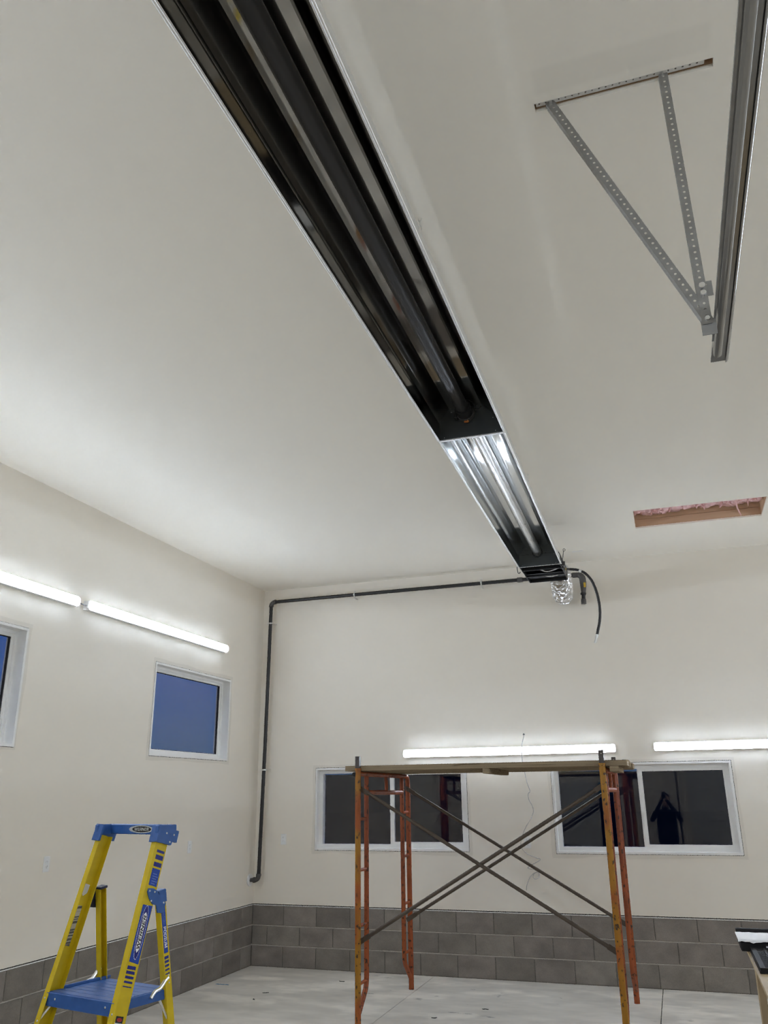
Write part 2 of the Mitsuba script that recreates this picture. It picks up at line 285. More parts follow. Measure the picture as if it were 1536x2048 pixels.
# windows
def ring(a0, a1, z0, z1, t): return sbox(a0, z0, a1, z1).difference(sbox(a0 + t, z0 + t, a1 - t, z1 - t))
def window(n, rect, left, slider, label):
    a0, a1, z0, z1 = rect
    # depth d runs outwards from the wall face
    def pr_(poly, d0, d1): return prism(poly, d1 - d0, XZ(d0)) if not left else prism(poly, d1 - d0, YZ(-d1))
    k = f'window_{n}'
    tag(k, label, 'window', kind='structure')
    g = 0.004
    obj('gap', pr_(ring(a0 - 0.001, a1 + 0.001, z0 - 0.001, z1 + 0.001, g + 0.002), 0.006, 0.012), 'm_gap', k)
    obj('liner', pr_(ring(a0 + g, a1 - g, z0 + g, z1 - g, 0.022), -0.004, 0.10), 'm_vinyl', k)
    b0, b1, c0, c1 = a0 + 0.026, a1 - 0.026, z0 + 0.026, z1 - 0.026
    if slider:
        f = pr_(ring(b0 - .01, b1 + .01, c0 - .01, c1 + .01, 0.052), 0.075, 0.15); fr = obj('frame', f, 'm_vinyl', k)
        mid = a0 + 0.927
        obj('stile', pr_(sbox(mid - 0.025, c0 + .03, mid + 0.018, c1 - .03), 0.092, 0.14), 'm_vinyl', k)
        sash = obj('sash', pr_(ring(mid - 0.012, b1 - 0.025, c0 + 0.03, c1 - 0.03, 0.038), 0.084, 0.118), 'm_vinyl', k)
        obj('handle', pr_(sbox(mid - 0.022, (z0 + z1) / 2 - 0.05, mid + 0.004, (z0 + z1) / 2 + 0.035), 0.068, 0.085), 'm_white_plastic', sash)
        obj('pane', flat((mid + 0.02, b1 - 0.055, c0 + 0.06, c1 - 0.06), 0.101, left, SKEW), 'm_glass', k)
        obj('pane', flat((b0 + 0.035, mid - 0.02, c0 + 0.035, c1 - 0.035), 0.120, left), 'm_glass', k)
    else:
        obj('frame', pr_(ring(b0 - .01, b1 + .01, c0 - .01, c1 + .01, 0.035), 0.085, 0.15), 'm_vinyl', k)
        obj('sash', pr_(ring(b0 + .02, b1 - .02, c0 + .02, c1 - .02, 0.030), 0.10, 0.145), 'm_vinyl', k)
        obj('gasket', pr_(ring(b0 + .048, b1 - .048, c0 + .048, c1 - .048, 0.006), 0.106, 0.128), 'm_gap', k)
        obj('pane', flat((b0 + 0.045, b1 - 0.045, c0 + 0.045, c1 - 0.045), 0.12, left), 'm_glass', k)
SKEW = -0.0060                                    # the sliding sashes hang a few millimetres out of true
def flat(r, d, left, skew=0.0):
    a0, a1, z0, z1 = r
    P = [(a0, z0), (a1, z0), (a1, z1), (a0, z1)]
    V = [(-d, a, z) if left else (a, d + (skew if a == a0 else -skew), z) for a, z in P]
    return trimesh.Trimesh(V, [(0, 1, 2), (0, 2, 3)], process=False)
window(1, WIN_L[1], True, False, 'small high square window cut by the left edge of the picture')
window(2, WIN_L[0], True, False, 'small high square window with dusk blue glass beside the black pipe')
window(3, WIN_B[0], False, True, 'white sliding window behind the frame with no pin of the scaffold')
window(4, WIN_B[1], False, True, 'white sliding window mirroring the photographer')
# doors in the wall behind the camera (seen mirrored in the panes)
tag('door_1', 'white two panel door mirrored in the window glass', 'door', kind='structure')
obj('leaf', bx(2.33, 3.09, YF + 0.001, YF + 0.04, 0.01, 2.05), 'm_door_paint', 'door_1')
for z0, z1 in ((0.25, 0.95), (1.10, 1.88)): obj('panel', bx(2.45, 2.97, YF + 0.036, YF + 0.047, z0, z1, 0.005), 'm_door_paint', 'door_1')
obj('handle', tube([(3.02, YF + 0.04, 1.0), (3.02, YF + 0.09, 1.0), (2.93, YF + 0.09, 1.0)], 0.010, 8), 'm_zinc', 'door_1')
tag('door_2', 'sectional overhead garage door behind the camera', 'door', kind='structure')
for i in range(5): obj('section', bx(GAR[0] + .003, GAR[1] - .003, YF - 0.11, YF - 0.06, 0.61 * i + 0.003, 0.61 * i + 0.605, 0.006), 'm_door_paint', 'door_2')
# outside
tag(obj('ground', bx(-150, 150, -150, 150, -0.35, -0.25), 'm_ground'), 'dark ground outside the windows', 'ground', kind='structure')
hx = np.linspace(-140, 140, 90); hz = 5.30 + 0.8 * meshkit.fbm(np.stack([hx * 0.06, hx * 0, hx * 0], -1)) - 0.6
hv = np.vstack([np.stack([hx, 0 * hx + 95, 0 * hx - 0.3], -1), np.stack([hx, 0 * hx + 125, hz], -1), np.stack([hx, 0 * hx + 160, 0 * hx - 0.3], -1)]); N = len(hx)
hf = [(r * N + i, r * N + i + 1, (r + 1) * N + i + 1) for r in (0, 1) for i in range(N - 1)] + [(r * N + i, (r + 1) * N + i + 1, (r + 1) * N + i) for r in (0, 1) for i in range(N - 1)]
tag(obj('hill', trimesh.Trimesh(hv, hf, process=False), 'm_hill'), 'low dark ridge beyond the windows at dusk', 'hill', kind='structure')

# ------------------------------------------------------------------ strip lamps
scene['m_lamp_base'] = {'type': 'twosided', 'bsdf': {'type': 'diffuse', 'reflectance': rgb(0.8, 0.8, 0.8)}}
scene['m_diffuser'] = {'type': 'diffuse', 'reflectance': rgb(0.6, 0.6, 0.6)}
def lamp_mesh(L):
    """Along +x from 0 to L, wall at y=0, bulging to -y; z about 0."""
    def prof(s, y):
        a = np.linspace(-math.pi / 2, math.pi / 2, 11)
        return np.stack([0 * a + y, -0.062 - 0.0275 * s * np.cos(a), 0.043 * s * np.sin(a)], -1)
    st = [(0.55, 0.0), (0.86, 0.006), (1.0, 0.022), (1.0, L / 2), (1.0, L - 0.022), (0.86, L - 0.006), (0.55, L)]
    v = np.vstack([prof(s, y) for s, y in st]); n = 11; f = []
    for i in range(len(st) - 1):
        for j in range(n):
            q = i * n + j, i * n + (j + 1) % n, (i + 1) * n + (j + 1) % n, (i + 1) * n + j
            f += [(q[0], q[1], q[2]), (q[0], q[2], q[3])]
    for j in range(1, n - 1): f += [(0, j + 1, j), ((len(st) - 1) * n, (len(st) - 1) * n + j, (len(st) - 1) * n + j + 1)]
    m = trimesh.Trimesh(v, f, process=False); m.fix_normals(); return m
def lamp(M, L, label, group=None):
    k = thing('strip_lamp', label, 'lamp', group)
    d = lamp_mesh(L); d.apply_transform(M); b = bx(0.0, L, -0.063, 0.0, -0.042, 0.042, 0.003); b.apply_transform(M)
    obj('housing', b, 'm_lamp_base', k)
    obj('diffuser', d, 'm_diffuser', k, smooth=40, emitter={'type': 'area', 'radiance': rgb(*LAMP_RGB)})
    for s in (0, 1):
        e = bx(-0.004 if not s else L - 0.002, 0.002 if not s else L + 0.004, -0.055, -0.002, -0.028, 0.028, 0.002); e.apply_transform(M); obj('end_cap', e, 'm_white_plastic', k)
def on_back(x, z): return frame((1, 0, 0), (0, 1, 0), (0, 0, 1), (x, 0, z))
def on_left(y, z): return frame((0, 1, 0), (-1, 0, 0), (0, 0, 1), (0, y, z))
def on_front(x, z): return frame((1, 0, 0), (0, -1, 0), (0, 0, 1), (x, YF, z))
def on_right(y, z): return frame((0, -1, 0), (1, 0, 0), (0, 0, 1), (XR, y, z))
lamp(on_left(-3.52, 3.445), 2.50, 'glowing white strip lamp above the square window beside the corner')
lamp(on_left(-6.16, 3.445), 2.50, 'glowing white strip lamp cut by the left edge of the picture')
lamp(on_left(-8.80, 3.445), 2.50, 'glowing white strip lamp high on the side wall, outside the picture')
lamp(on_back(1.886, 2.270), 2.37, 'glowing white strip lamp above the scaffold planks, with a thin cord crossing it')
lamp(on_back(4.650, 2.273), 2.37, 'glowing white strip lamp above the window that mirrors the photographer')
for y in (-0.6, -3.24, -5.88): lamp(on_right(y, 3.445), 2.50, 'glowing white strip lamp on the wall opposite the high windows', 'lamps on the opposite wall')
for x in (1.2, 5.6): lamp(on_front(x, 3.445), 2.50, 'added fill strip lamp, unseen, on the wall behind the camera', 'added fill lamps on the wall behind the camera')  # both added to lift the ambient light; no known source on this wall
tag(obj('lamp_lead', tube(smooth_path([(0.02, -3.655, 3.452), (0.03, -3.62, 3.447), (0.035, -3.58, 3.443), (0.035, -3.525, 3.442)]), 0.006, 8), 'm_grey_iron'), 'short grey lead joining the two strip lamps on the side wall', 'cable')

# ------------------------------------------------------------------ tube heater
ht = thing('tube_heater', 'long polished infrared tube heater with black and silver tubes hanging below the ceiling', 'heater')
HZ = 3.863
OUT1 = [(0, 0), (.001, .112), (.056, .190), (.066, .200), (.266, .200), (.280, .190), (.350, .112), (.386, 0)]
OUT = [(0, 0), (.001, .112), (.058, .190), (.068, .200), (.290, .200), (.302, .190), (.366, .112), (.386, 0)]
def reflector(x_at, y0, y1, W, ref):
    """Folded sheet of 1.5 mm with a rolled rim outwards at both edges, from y0 to y1; x_at(y) is its left edge."""
    k = W / .386
    P = np.array([(a * k, b) for a, b in (OUT1 if y0 < Y1 - .1 else OUT)] if ref else ([(-.010, -.002), (0, -.002)] if ref is None else [(W, -.002), (W + .010, -.002)]))
    t = np.gradient(P, axis=0); nn = np.stack([-t[:, 1], t[:, 0]], -1); nn /= np.linalg.norm(nn, axis=1, keepdims=True)
    poly = np.vstack([P, (P + nn * 0.0016)[::-1]]); n = len(poly); v = []
    for y in (y0, y1): v += [(x_at(y) + a, y, HZ + b) for a, b in poly]
    f = []; h = len(P)
    for i in range(n):
        j = (i + 1) % n; f += [(i, j, n + j), (i, n + j, n + i)]
    for i in range(h - 1):
        a, b, c, d = i, i + 1, n - 2 - i, n - 1 - i
        f += [(a, c, b), (a, d, c), (n + a, n + b, n + c), (n + a, n + c, n + d)]
    mm = trimesh.Trimesh(np.array(v), f, process=False); mm.fix_normals(); return mm
Y1, Y2 = -5.007, -1.876
W1 = 0.389
xa = lambda y: 3.6940 + (y - Y1) * (-0.0115)
xb = lambda y: 3.6962 + (y - Y1) * (-0.0170)
r1 = obj('reflector', reflector(xa, -9.25, Y1, W1, 1), 'm_reflector', ht, label='polished reflector around the black tube')
for sd in (None, 0): obj('rim', reflector(xa, -9.25, Y1, W1, sd), 'm_rim', r1, label='bright rolled rim')
def bead(x_at, y0, y1, W, sd):
    o = -.0105 if sd is None else W + .0105
    return tube([(x_at(y) + o, y, HZ - .0005) for y in (y0, (y0 + y1) / 2, y1)], .0056, 14)
for sd in (None, 0): obj('rim_bead', bead(xa, -9.25, Y1, W1, sd), 'm_rim', r1, smooth=60)
def outer_face(x_at, y0, y1, W, sd):
    q = [(-.0028, -.002), (-.0018, -.002), (-.0018, .078), (-.0028, .078)]; q = q if sd is None else [(W - a, b) for a, b in q]
    v = [(x_at(y) + a, y, HZ + b) for y in (y0, y1) for a, b in q]; return trimesh.convex.convex_hull(np.array(v))
for sd in (None, 0): obj('outer_face', outer_face(xa, -9.25, Y1, W1, sd), 'm_rim', r1)
r2 = obj('reflector', reflector(xb, Y1 + 0.012, Y2, .384, 1), 'm_galv_reflector', ht, label='brushed silver reflector around the silver tube')
for sd in (None, 0): obj('rim', reflector(xb, Y1 + 0.012, Y2, .384, sd), 'm_rim', r2, label='bright rolled rim')
for sd in (None, 0): obj('rim_bead', bead(xb, Y1 + .012, Y2, .384, sd), 'm_rim', r2, smooth=60)
for sd in (None, 0): obj('outer_face', outer_face(xb, Y1 + .012, Y2, .384, sd), 'm_rim', r2)
def endcap(x, y, W):
    k = W / .386; capP = Polygon([(a * k, b) for a, b in (OUT1 if y == Y1 else OUT)])
    return prism(capP, 0.0016, frame((1, 0, 0), (0, 0, 1), (0, 1, 0), (x, y, HZ)))
def caplip(x, y): return bx(x, x + W1, y - .003, y + .016, HZ - .007, HZ - .001)
def rivets(x, y): return cat(*[trimesh.creation.icosphere(1, 0.003).apply_translation((x + a, y - .002, HZ + b)) for a, b in ((.03, .012), (.346, .012), (.335, .10), (.08, .175))])
e1 = obj('end_plate', endcap(xa(Y1), Y1, W1), 'm_end_plate', ht); obj('rim', caplip(xa(Y1), Y1), 'm_rim', e1)
obj('rivet', rivets(xa(Y1), Y1), 'm_zinc', e1)
e2 = obj('end_plate', endcap(xb(Y2), Y2, .384), 'm_end_plate', ht); obj('rim', bx(xb(Y2), xb(Y2) + .384, Y2 - .002, Y2 + .003, HZ - .005, HZ - .001), 'm_rim', e2)
obj('rivet', rivets(xb(Y2), Y2), 'm_zinc', e2)
obj('tube', tube([(xa(y) + .168, y, HZ + .153) for y in (-9.25, -7, Y1 - .004)], 0.0385, 40), 'm_black_tube', ht, smooth=50, label='matt black heating tube')
obj('tube', tube([(xb(y) + .180, y, HZ + .132) for y in (Y1 + .004, -3.4, Y2 + .01)], 0.0395, 40), 'm_silver_tube', ht, smooth=50, label='scratched silver heating tube')
obj('collar', tube([(xa(Y1) + .172, Y1 - y, HZ + .148) for y in (.105, .002)], [.0485, .0500], 36), 'm_black_iron', ht, smooth=40)
cl = obj('clamp', tube([(xa(Y1) + .172, Y1 - y, HZ + .146) for y in (.036, .002)], 0.0535, 32), 'm_grey_iron', ht, smooth=40)
obj('screw_housing', bx(xa(Y1) + .102, xa(Y1) + .124, Y1 - .045, Y1 - .004, HZ + .115, HZ + .155, .003), 'm_black_iron', cl)
obj('tape_mark', tube([(xa(Y1) + .176 + .0546 * math.sin(t), Y1 - .02, HZ + .146 - .0546 * math.cos(t)) for t in np.linspace(-.25, .25, 5)], 0.008, 6), 'm_orange_tag', cl)
obj('wire_hanger', cat(tube([(xa(Y1) + .185 + .06 * math.cos(t), Y1 - .10, HZ + .135 + .06 * math.sin(t)) for t in np.linspace(-.3, math.pi + .3, 14)], 0.003, 6),
                       tube([(xa(Y1) + .245, Y1 - .10, HZ + .118), (xa(Y1) + .275, Y1 - .09, HZ + .13), (xa(Y1) + .28, Y1 - .075, HZ + .15)], 0.003, 6)), 'm_black_iron', ht)
obj('clamp', tube([(xb(Y2) + .180, Y2 - y, HZ + .132) for y in (.010, .001)], 0.050, 32), 'm_black_iron', ht, smooth=40)
# burner box, open below
bxl, bxr, yb = xb(Y2), xb(Y2) + .382, -1.235
BH = HZ + .118
bb = obj('burner_box', cat(bx(bxl, bxl + .004, Y2, yb, HZ - .004, BH), bx(bxr - .004, bxr, Y2, yb, HZ - .004, BH), bx(bxl, bxr, Y2, yb, BH - .004, BH), bx(bxl, bxr, yb - .004, yb, HZ - .004, BH)), 'm_black_box', ht, label='open black burner box')
obj('rail', bx(bxl + .004, bxr - .004, -1.47, -1.455, HZ - .003, HZ + .02), 'm_black_iron', bb)
obj('rail', bx(bxl + .004, bxr - .004, -1.725, -1.716, HZ - .003, HZ + .03), 'm_black_iron', bb)
obj('panel', bx(bxl + .004, bxr - .004, Y2 + .004, -1.722, HZ + .03, HZ + .035), 'm_black_box', bb)
obj('panel', bx(bxl + .004, bxr - .004, -1.455, yb - .004, HZ + .03, HZ + .035), 'm_black_box', bb)
obj('gas_valve', bx(bxl + .22, bxl + .31, -1.64, -1.56, HZ + .04, HZ + .10, .006), 'm_zinc', bb)
obj('transformer', bx(bxl + .05, bxl + .13, -1.66, -1.58, HZ + .05, HZ + .11, .006), 'm_grey_iron', bb)
for i, pts in enumerate([[(.10, -1.60, .05), (.16, -1.64, .03), (.22, -1.66, .035), (.29, -1.62, .04), (.34, -1.64, .04)], [(.14, -1.58, .05), (.20, -1.52, .03), (.27, -1.54, .03), (.35, -1.56, .05)],
                         [(.16, -1.42, .02), (.22, -1.39, .01), (.28, -1.40, .012), (.36, -1.43, .02)]]):
    obj('wire', tube(smooth_path([(bxl + a, b, HZ + c) for a, b, c in pts]), 0.006, 6), 'm_wire_white', bb)
for i in range(3): obj('terminal', bx(bxl + .045 + .02 * i, bxl + .055 + .02 * i, -1.70, -1.68, HZ + .01, HZ + .05), 'm_zinc', bb)
obj('bracket', cat(bx(bxr, bxr + .016, -1.70, -1.45, HZ + .0, HZ + .045), bx(bxr, bxr + .035, -1.76, -1.745, HZ + .01, HZ + .05)), 'm_grey_iron', bb)
obj('hook', tube(smooth_path([(bxl - .004, Y2, HZ + .02), (bxl - .022, Y2, HZ), (bxl - .016, Y2, HZ - .05), (bxl - .004, Y2, HZ - .06), (bxl + .006, Y2, HZ - .045)]), 0.004, 6), 'm_black_iron', ht)
obj('hanger_wire', cat(tube(smooth_path([(4.03, -1.80, HZ + .01), (4.046, -1.82, HZ + .05), (4.058, -1.84, HZ + .09), (4.066, -1.85, HZ + .125)]), 0.003, 6),
                       tube([(4.072 + .011 * math.cos(t), -1.85, HZ + .136 + .012 * math.sin(t)) for t in np.linspace(0, 2 * math.pi, 10)], 0.003, 6)), 'm_grey_iron', ht)
# chains to the ceiling
for yy, xf in ((-3.0, xb), (-6.4, xa)):
    for sgn in (0, 1):
        x0 = xf(yy) + .10 + .176 * sgn
        links = [tube([(x0 + (.008 * math.cos(t) if q % 2 else 0), yy + (0 if q % 2 else .008 * math.cos(t)), HZ + .215 + q * .026 + .016 * math.sin(t)) for t in np.linspace(0, 2 * math.pi, 9)], 0.0022, 5) for q in range(12)]
        obj('chain', cat(*links), 'm_zinc', ht)
# flexible foil duct from the burner box to the wall
dp = smooth_path([(3.935, -1.232, 3.955), (3.925, -0.98, 3.935), (3.90, -0.65, 3.925), (3.862, -0.3, 3.945), (3.838, -0.004, 3.985)], 36)
s = np.arange(len(dp)); rad = 0.098 + 0.011 * np.cos(s * 2 * np.pi / 5) + 0.010 * (meshkit.noise(np.stack([s * 0.45, s * 0, s * 0], -1)) - .5)
dm = tube(dp, rad, 48); nz = meshkit.fbm(dm.vertices * (26, 44, 26), 3) - .5; dm.vertices += dm.vertex_normals * (0.030 * nz)[:, None]
dm.vertices[:, 1] = np.clip(dm.vertices[:, 1], -1.232, -.003)
tag(obj('foil_duct', dm, 'm_foil'), 'crumpled silver foil duct sagging between heater burner and wall', 'duct')
# black flexible gas hose hanging from the burner box
HP = [(4.040, -1.75, 3.842), (4.10, -1.75, 3.832), (4.150, -1.75, 3.824), (4.20, -1.75, 3.806), (4.248, -1.75, 3.769), (4.293, -1.75, 3.701), (4.324, -1.75, 3.602), (4.339, -1.75, 3.496), (4.340, -1.75, 3.402), (4.327, -1.75, 3.310), (4.304, -1.75, 3.229), (4.290, -1.75, 3.179), (4.269, -1.75, 3.119)]
hp = smooth_path(HP, 6); gh = thing('gas_hose', 'black flexible gas hose curving down from the heater burner, end hanging free', 'hose')
obj('hose_body', tube(hp[6:-6], 0.0125, 14), 'm_rubber', gh, smooth=60)
f1 = obj('fitting', tube(hp[:8], 0.012, 10), 'm_grey_iron', gh); obj('ferrule', tube(hp[2:4], 0.0128, 10), 'm_brass', f1)
obj('fitting', tube(hp[16:20], 0.0135, 12), 'm_zinc', gh)
obj('fitting', cat(tube(hp[-9:-4], 0.0135, 12), tube(hp[-5:-2], 0.009, 10), tube(hp[-3:], 0.012, 10)), 'm_zinc', gh)

# ------------------------------------------------------------------ black gas pipe along the end wall
gp = thing('gas_pipe', 'black iron gas pipe running under the ceiling and down the corner', 'pipe')
PY, PR = -0.10, 0.0215
obj('pipe_run', tube([(0.20, PY, 4.186), (2.0, PY, 4.19), (3.98, PY, 4.19)], PR, 16), 'm_black_iron', gp, smooth=50)
obj('pipe_run', tube([(0.151, PY, 4.14), (0.133, PY, 2.36), (0.110, PY, 0.96)], PR, 16), 'm_black_iron', gp, smooth=50)
def elbow(c, a, b, r=0.045): return cat(tube(arc(c, a, b, r, 8), 0.027, 14), tube([arc(c, a, b, r, 8)[0], arc(c, a, b, r, 8)[0] + 0.001 * np.array(b)], 0.03, 14))
obj('elbow', cat(tube(arc((0.202, PY, 4.136), (-1, 0, 0), (0, 0, 1), 0.050, 8), 0.027, 14), tube([(0.152, PY, 4.126), (0.152, PY, 4.142)], 0.031, 14), tube([(0.198, PY, 4.186), (0.216, PY, 4.186)], 0.031, 14)), 'm_grey_iron', gp, smooth=40)
obj('elbow', cat(tube(arc((0.060, PY, 0.955), (1, 0, 0), (0, 0, -1), 0.050, 8), 0.027, 14), tube([(0.110, PY, 0.95), (0.110, PY, 0.972)], 0.031, 14), tube([(0.062, PY, 0.905), (0.044, PY, 0.905)], 0.031, 14)), 'm_grey_iron', gp, smooth=40)
obj('nipple', tube([(0.046, PY, 0.905), (0.0, PY, 0.905)], PR, 14), 'm_grey_iron', gp)
fl = prism(disc(PY - .01, 0.905, 0.068, 28).difference(disc(PY - .01, .905, .02, 12)), 0.008, YZ(0.0005)); fl2 = prism(disc(PY - .01, 0.905, 0.050, 28).difference(disc(PY - .01, .905, .02, 12)), 0.012, YZ(0.0005))
obj('wall_flange', cat(fl, fl2), 'm_white_plastic', gp, label='round white flange where the pipe enters the wall')
obj('coupling', tube([(3.335, PY, 4.19), (3.395, PY, 4.19)], 0.030, 16), 'm_grey_iron', gp, smooth=40)
def clampv(x, z, vert):
    if vert: return cat(tube([(x, PY, z - .008), (x, PY, z + .008)], 0.0245, 16), bx(x - .05, x + .05, PY - .002, PY + .012, z - .007, z + .007, .002), bx(x + .036, x + .044, PY + .0, 0.0, z - .006, z + .006), bx(x - .044, x - .036, PY, 0.0, z - .006, z + .006))
    return cat(tube([(x - .008, PY, z), (x + .008, PY, z)], 0.0245, 16), bx(x - .007, x + .007, PY - .002, PY + .012, z - .05, z + .05, .002), bx(x - .006, x + .006, PY, 0.0, z + .036, z + .044), bx(x - .006, x + .006, PY, 0.0, z - .044, z - .036))
for x, z, v in ((0.149, 3.91, 1), (0.131, 2.125, 1), (1.295, 4.188, 0), (2.905, 4.19, 0)): obj('pipe_clamp', clampv(x, z, v), 'm_zinc', gp, smooth=35)
# tee, shut-off and drip leg at the heater end of the pipe
obj('tee', cat(tube([(3.97, PY, 4.188), (4.035, PY, 4.188)], 0.030, 16), tube(arc((4.03, PY, 4.135), (0, 0, 1), (1, 0, 0), 0.050, 8), [.030, .032, .034, .035, .036, .036, .036, .036], 16)), 'm_grey_iron', gp, smooth=40)
vb = obj('valve_body', tube([(4.078, PY, 4.15), (4.082, PY, 4.09), (4.080, PY, 4.04), (4.077, PY, 3.985), (4.075, PY, 3.955)], [.038, .036, .033, .026, .024], 18), 'm_grey_iron', gp, smooth=50)
obj('tag', bx(4.088, 4.112, PY - .038, PY - .022, 4.03, 4.085, .002), 'm_yellow_tag', vb)
obj('union', tube([(4.074, PY, 3.972), (4.073, PY, 3.952)], 0.032, 8), 'm_black_iron', gp)
obj('drip_leg', tube([(4.074, PY, 3.955), (4.070, PY, 3.885)], PR, 16), 'm_black_iron', gp, smooth=50)
obj('pipe_cap', cat(tube([(4.070, PY, 3.890), (4.069, PY, 3.845)], 0.029, 16), tube([(4.071, PY, 3.90), (4.07, PY, 3.894)], 0.031, 16)), 'm_grey_iron', gp, smooth=40)

# ------------------------------------------------------------------ attic opening with framing and pink insulation
ao = thing('ceiling_opening', 'rectangular hole cut in the ceiling, framed with raw pine boards', 'opening')
a0, a1, b0, b1 = ATT
for i, (lo, hi, off) in enumerate(((0.016, 0.092, 0.0), (0.094, 0.29, 0.004))): obj('board', bx(a0 - .04, a1 + .04, b1 - .0 + off, b1 + .04 + off, H + lo, H + hi, .002), 'm_pine', ao)
obj('board', bx(a0 - .04, a1 + .04, b0 - .04, b0, H + 0.016, H + 0.29, .002), 'm_pine', ao)
obj('board', bx(a0 - .04, a0, b0, b1, H + 0.016, H + 0.29, .002), 'm_pine', ao)
obj('board', bx(a1, a1 + .04, b0, b1, H + 0.016, H + 0.29, .002), 'm_pine', ao)
nx, ny = 90, 44
gx, gy = np.meshgrid(np.linspace(a0 + .002, a1 - .002, nx), np.linspace(b0 + .002, b1 - .002, ny), indexing='ij')
t_ = (gy - b0) / (b1 - b0)
pz = H + 0.05 + 0.085 * t_ ** 0.8 - 0.07 * meshkit.fbm(np.stack([gx * 9, gy * 9, gx * 0], -1), 5) - 0.035 * meshkit.fbm(np.stack([gx * 38, gy * 30, gx * 0 + 3], -1), 3) + 0.045
pz = np.maximum(pz + 0.012, H + 0.004)
iv = np.stack([gx, gy, pz], -1).reshape(-1, 3); I = np.arange(nx * ny).reshape(nx, ny)
qf = np.stack([I[:-1, :-1], I[1:, :-1], I[1:, 1:], I[:-1, 1:]], -1).reshape(-1, 4)
tufts = []
for q in range(26):
    x = rnd.uniform(a0 + .04, a1 - .04); y = rnd.uniform(b0 + .06, b0 + .40); t0 = (y - b0) / (b1 - b0); z = H + .03 + .10 * t0; L = rnd.uniform(.015, .045)
    tufts.append(tube(smooth_path([(x, y, z + .05), (x + rnd.uniform(-.03, .03), y + rnd.uniform(-.02, .03), z), (x + rnd.uniform(-.04, .04), y + rnd.uniform(-.02, .04), max(z - L, H + .012))], 3), [rnd.uniform(.008, .02) * w for w in (1, .95, .9, .8, .65, .45, .2)], 6))
ins = trimesh.util.concatenate([trimesh.Trimesh(iv, np.vstack([qf[:, [0, 1, 2]], qf[:, [0, 2, 3]]]), process=False)] + tufts)
tag(obj('pink_insulation', ins, 'm_insulation', smooth=True), 'fluffy pink fibreglass insulation sagging into the ceiling hole', 'insulation', kind='stuff')
tag(obj('insulation_strand', tube(smooth_path([(5.66, -1.50, H + .06), (5.665, -1.48, H + .02), (5.675, -1.45, H - .02), (5.69, -1.42, H - .05), (5.70, -1.41, H - .075)]), [.008] * 10 + [.007] * 5 + [.006] * 5 + [.005] * 4 + [.003], 7), 'm_insulation'), 'single pink strand dangling out of the ceiling hole', 'strand')
tag(obj('ceiling_slit', bx(4.02, 4.14, -0.468, -0.445, H - 0.002, H + .001), 'm_outlet'), 'small pale strip on the ceiling beside the heater end', 'cover plate')  # thin pale strip in place of a small dark mark on the ceiling

# ------------------------------------------------------------------ perforated braces and garage door track
def holes(L, pitch, r, off, y): return [disc(off + pitch * k, y, r, 10) for k in range(int((L - off) / pitch + .3)) if off + pitch * k < L - r * 1.5]
def perforated_angle(p, q, wdir, ddir, w=0.032, t=0.0022, pitch=0.0254, r=0.0048, both=True):
    """L-shaped bar from p to q: one perforated leg spans w along wdir, the other along ddir from the wdir=0 edge."""
    p, q = np.asarray(p, float), np.asarray(q, float); L = np.linalg.norm(q - p); e1 = (q - p) / L
    e2 = np.asarray(wdir, float); e2 = e2 - e1 * (e2 @ e1); e2 /= np.linalg.norm(e2)
    e3 = np.cross(e1, e2); e3 = e3 if e3 @ np.asarray(ddir, float) > 0 else -e3
    pa = minus(sbox(0, 0, L, w), holes(L, pitch, r, pitch * .5, w * .52)); pb = minus(sbox(0, 0, L, w), holes(L, pitch, r * .55, pitch, w * .52) if both else [])
    return cat(prism(pa, t, frame(e1, e2, e3, p)), prism(pb, t, frame(e1, e3, e2, p)))
YB = -6.880
hg = thing('track_hanger', 'perforated galvanised angle struts hanging the door track from the ceiling', 'bracket')
ch = obj('channel', perforated_angle((4.603, -6.868, H + .012), (5.225, -6.868, H + .012), (0, -1, 0), (0, 0, 1), w=0.024, r=0.0035), 'm_painted_steel', hg)
obj('strut', perforated_angle((4.640, YB, H + .008), (5.086, YB, 3.290), (1, 0, .1), (0, 1, 0)), 'm_galv', hg)
obj('strut', perforated_angle((5.062, YB - .003, H + .002), (5.078, YB - .003, 3.285), (1, 0, 0), (0, 1, 0)), 'm_galv', hg)
for x, z, r in ((5.095, 3.432, .0105), (5.096, 3.403, .0095), (5.096, 3.305, .0085)):
    obj('bolt', cat(tube([(x, YB - .010, z), (x, YB + .03, z)], r, 6 if r < .0087 else 12)), 'm_steel_bright', hg)
for x in (4.660, 5.075): obj('bolt', tube([(x, -6.878, H - .008), (x, -6.878, H + .03)], .007, 6), 'm_zinc', hg)
obj('plate', minus_mesh := prism(minus(sbox(5.090, 3.395, 5.128, 3.452), [disc(5.108, 3.44, .004, 8)]), 0.0025, XZ(YB + .006)), 'm_galv', hg)
obj('plate', bx(5.074, 5.121, YB + .0005, YB + .0035, 3.246, 3.302), 'm_galv', hg)
tk = thing('door_track', 'galvanised overhead door track running along the right edge of the picture', 'track')
YE = -9.65
def sheet(path, y0, y1, t=0.0022):
    P = np.array(path, float); tt = np.gradient(P, axis=0); nn = np.stack([-tt[:, 1], tt[:, 0]], -1); nn /= np.linalg.norm(nn, axis=1, keepdims=True)
    A = Polygon(np.vstack([P, (P + nn * t)[::-1]])).buffer(0); return prism(A, y1 - y0, XZ(y0))
X0 = 5.117
lowc = [(X0 + .031, 3.316), (X0 + .0345, 3.308), (X0 + .033, 3.300), (X0 + .027, 3.2955), (X0 + .018, 3.294), (X0 + .012, 3.297), (X0 + .0095, 3.304), (X0 + .0095, 3.312)]
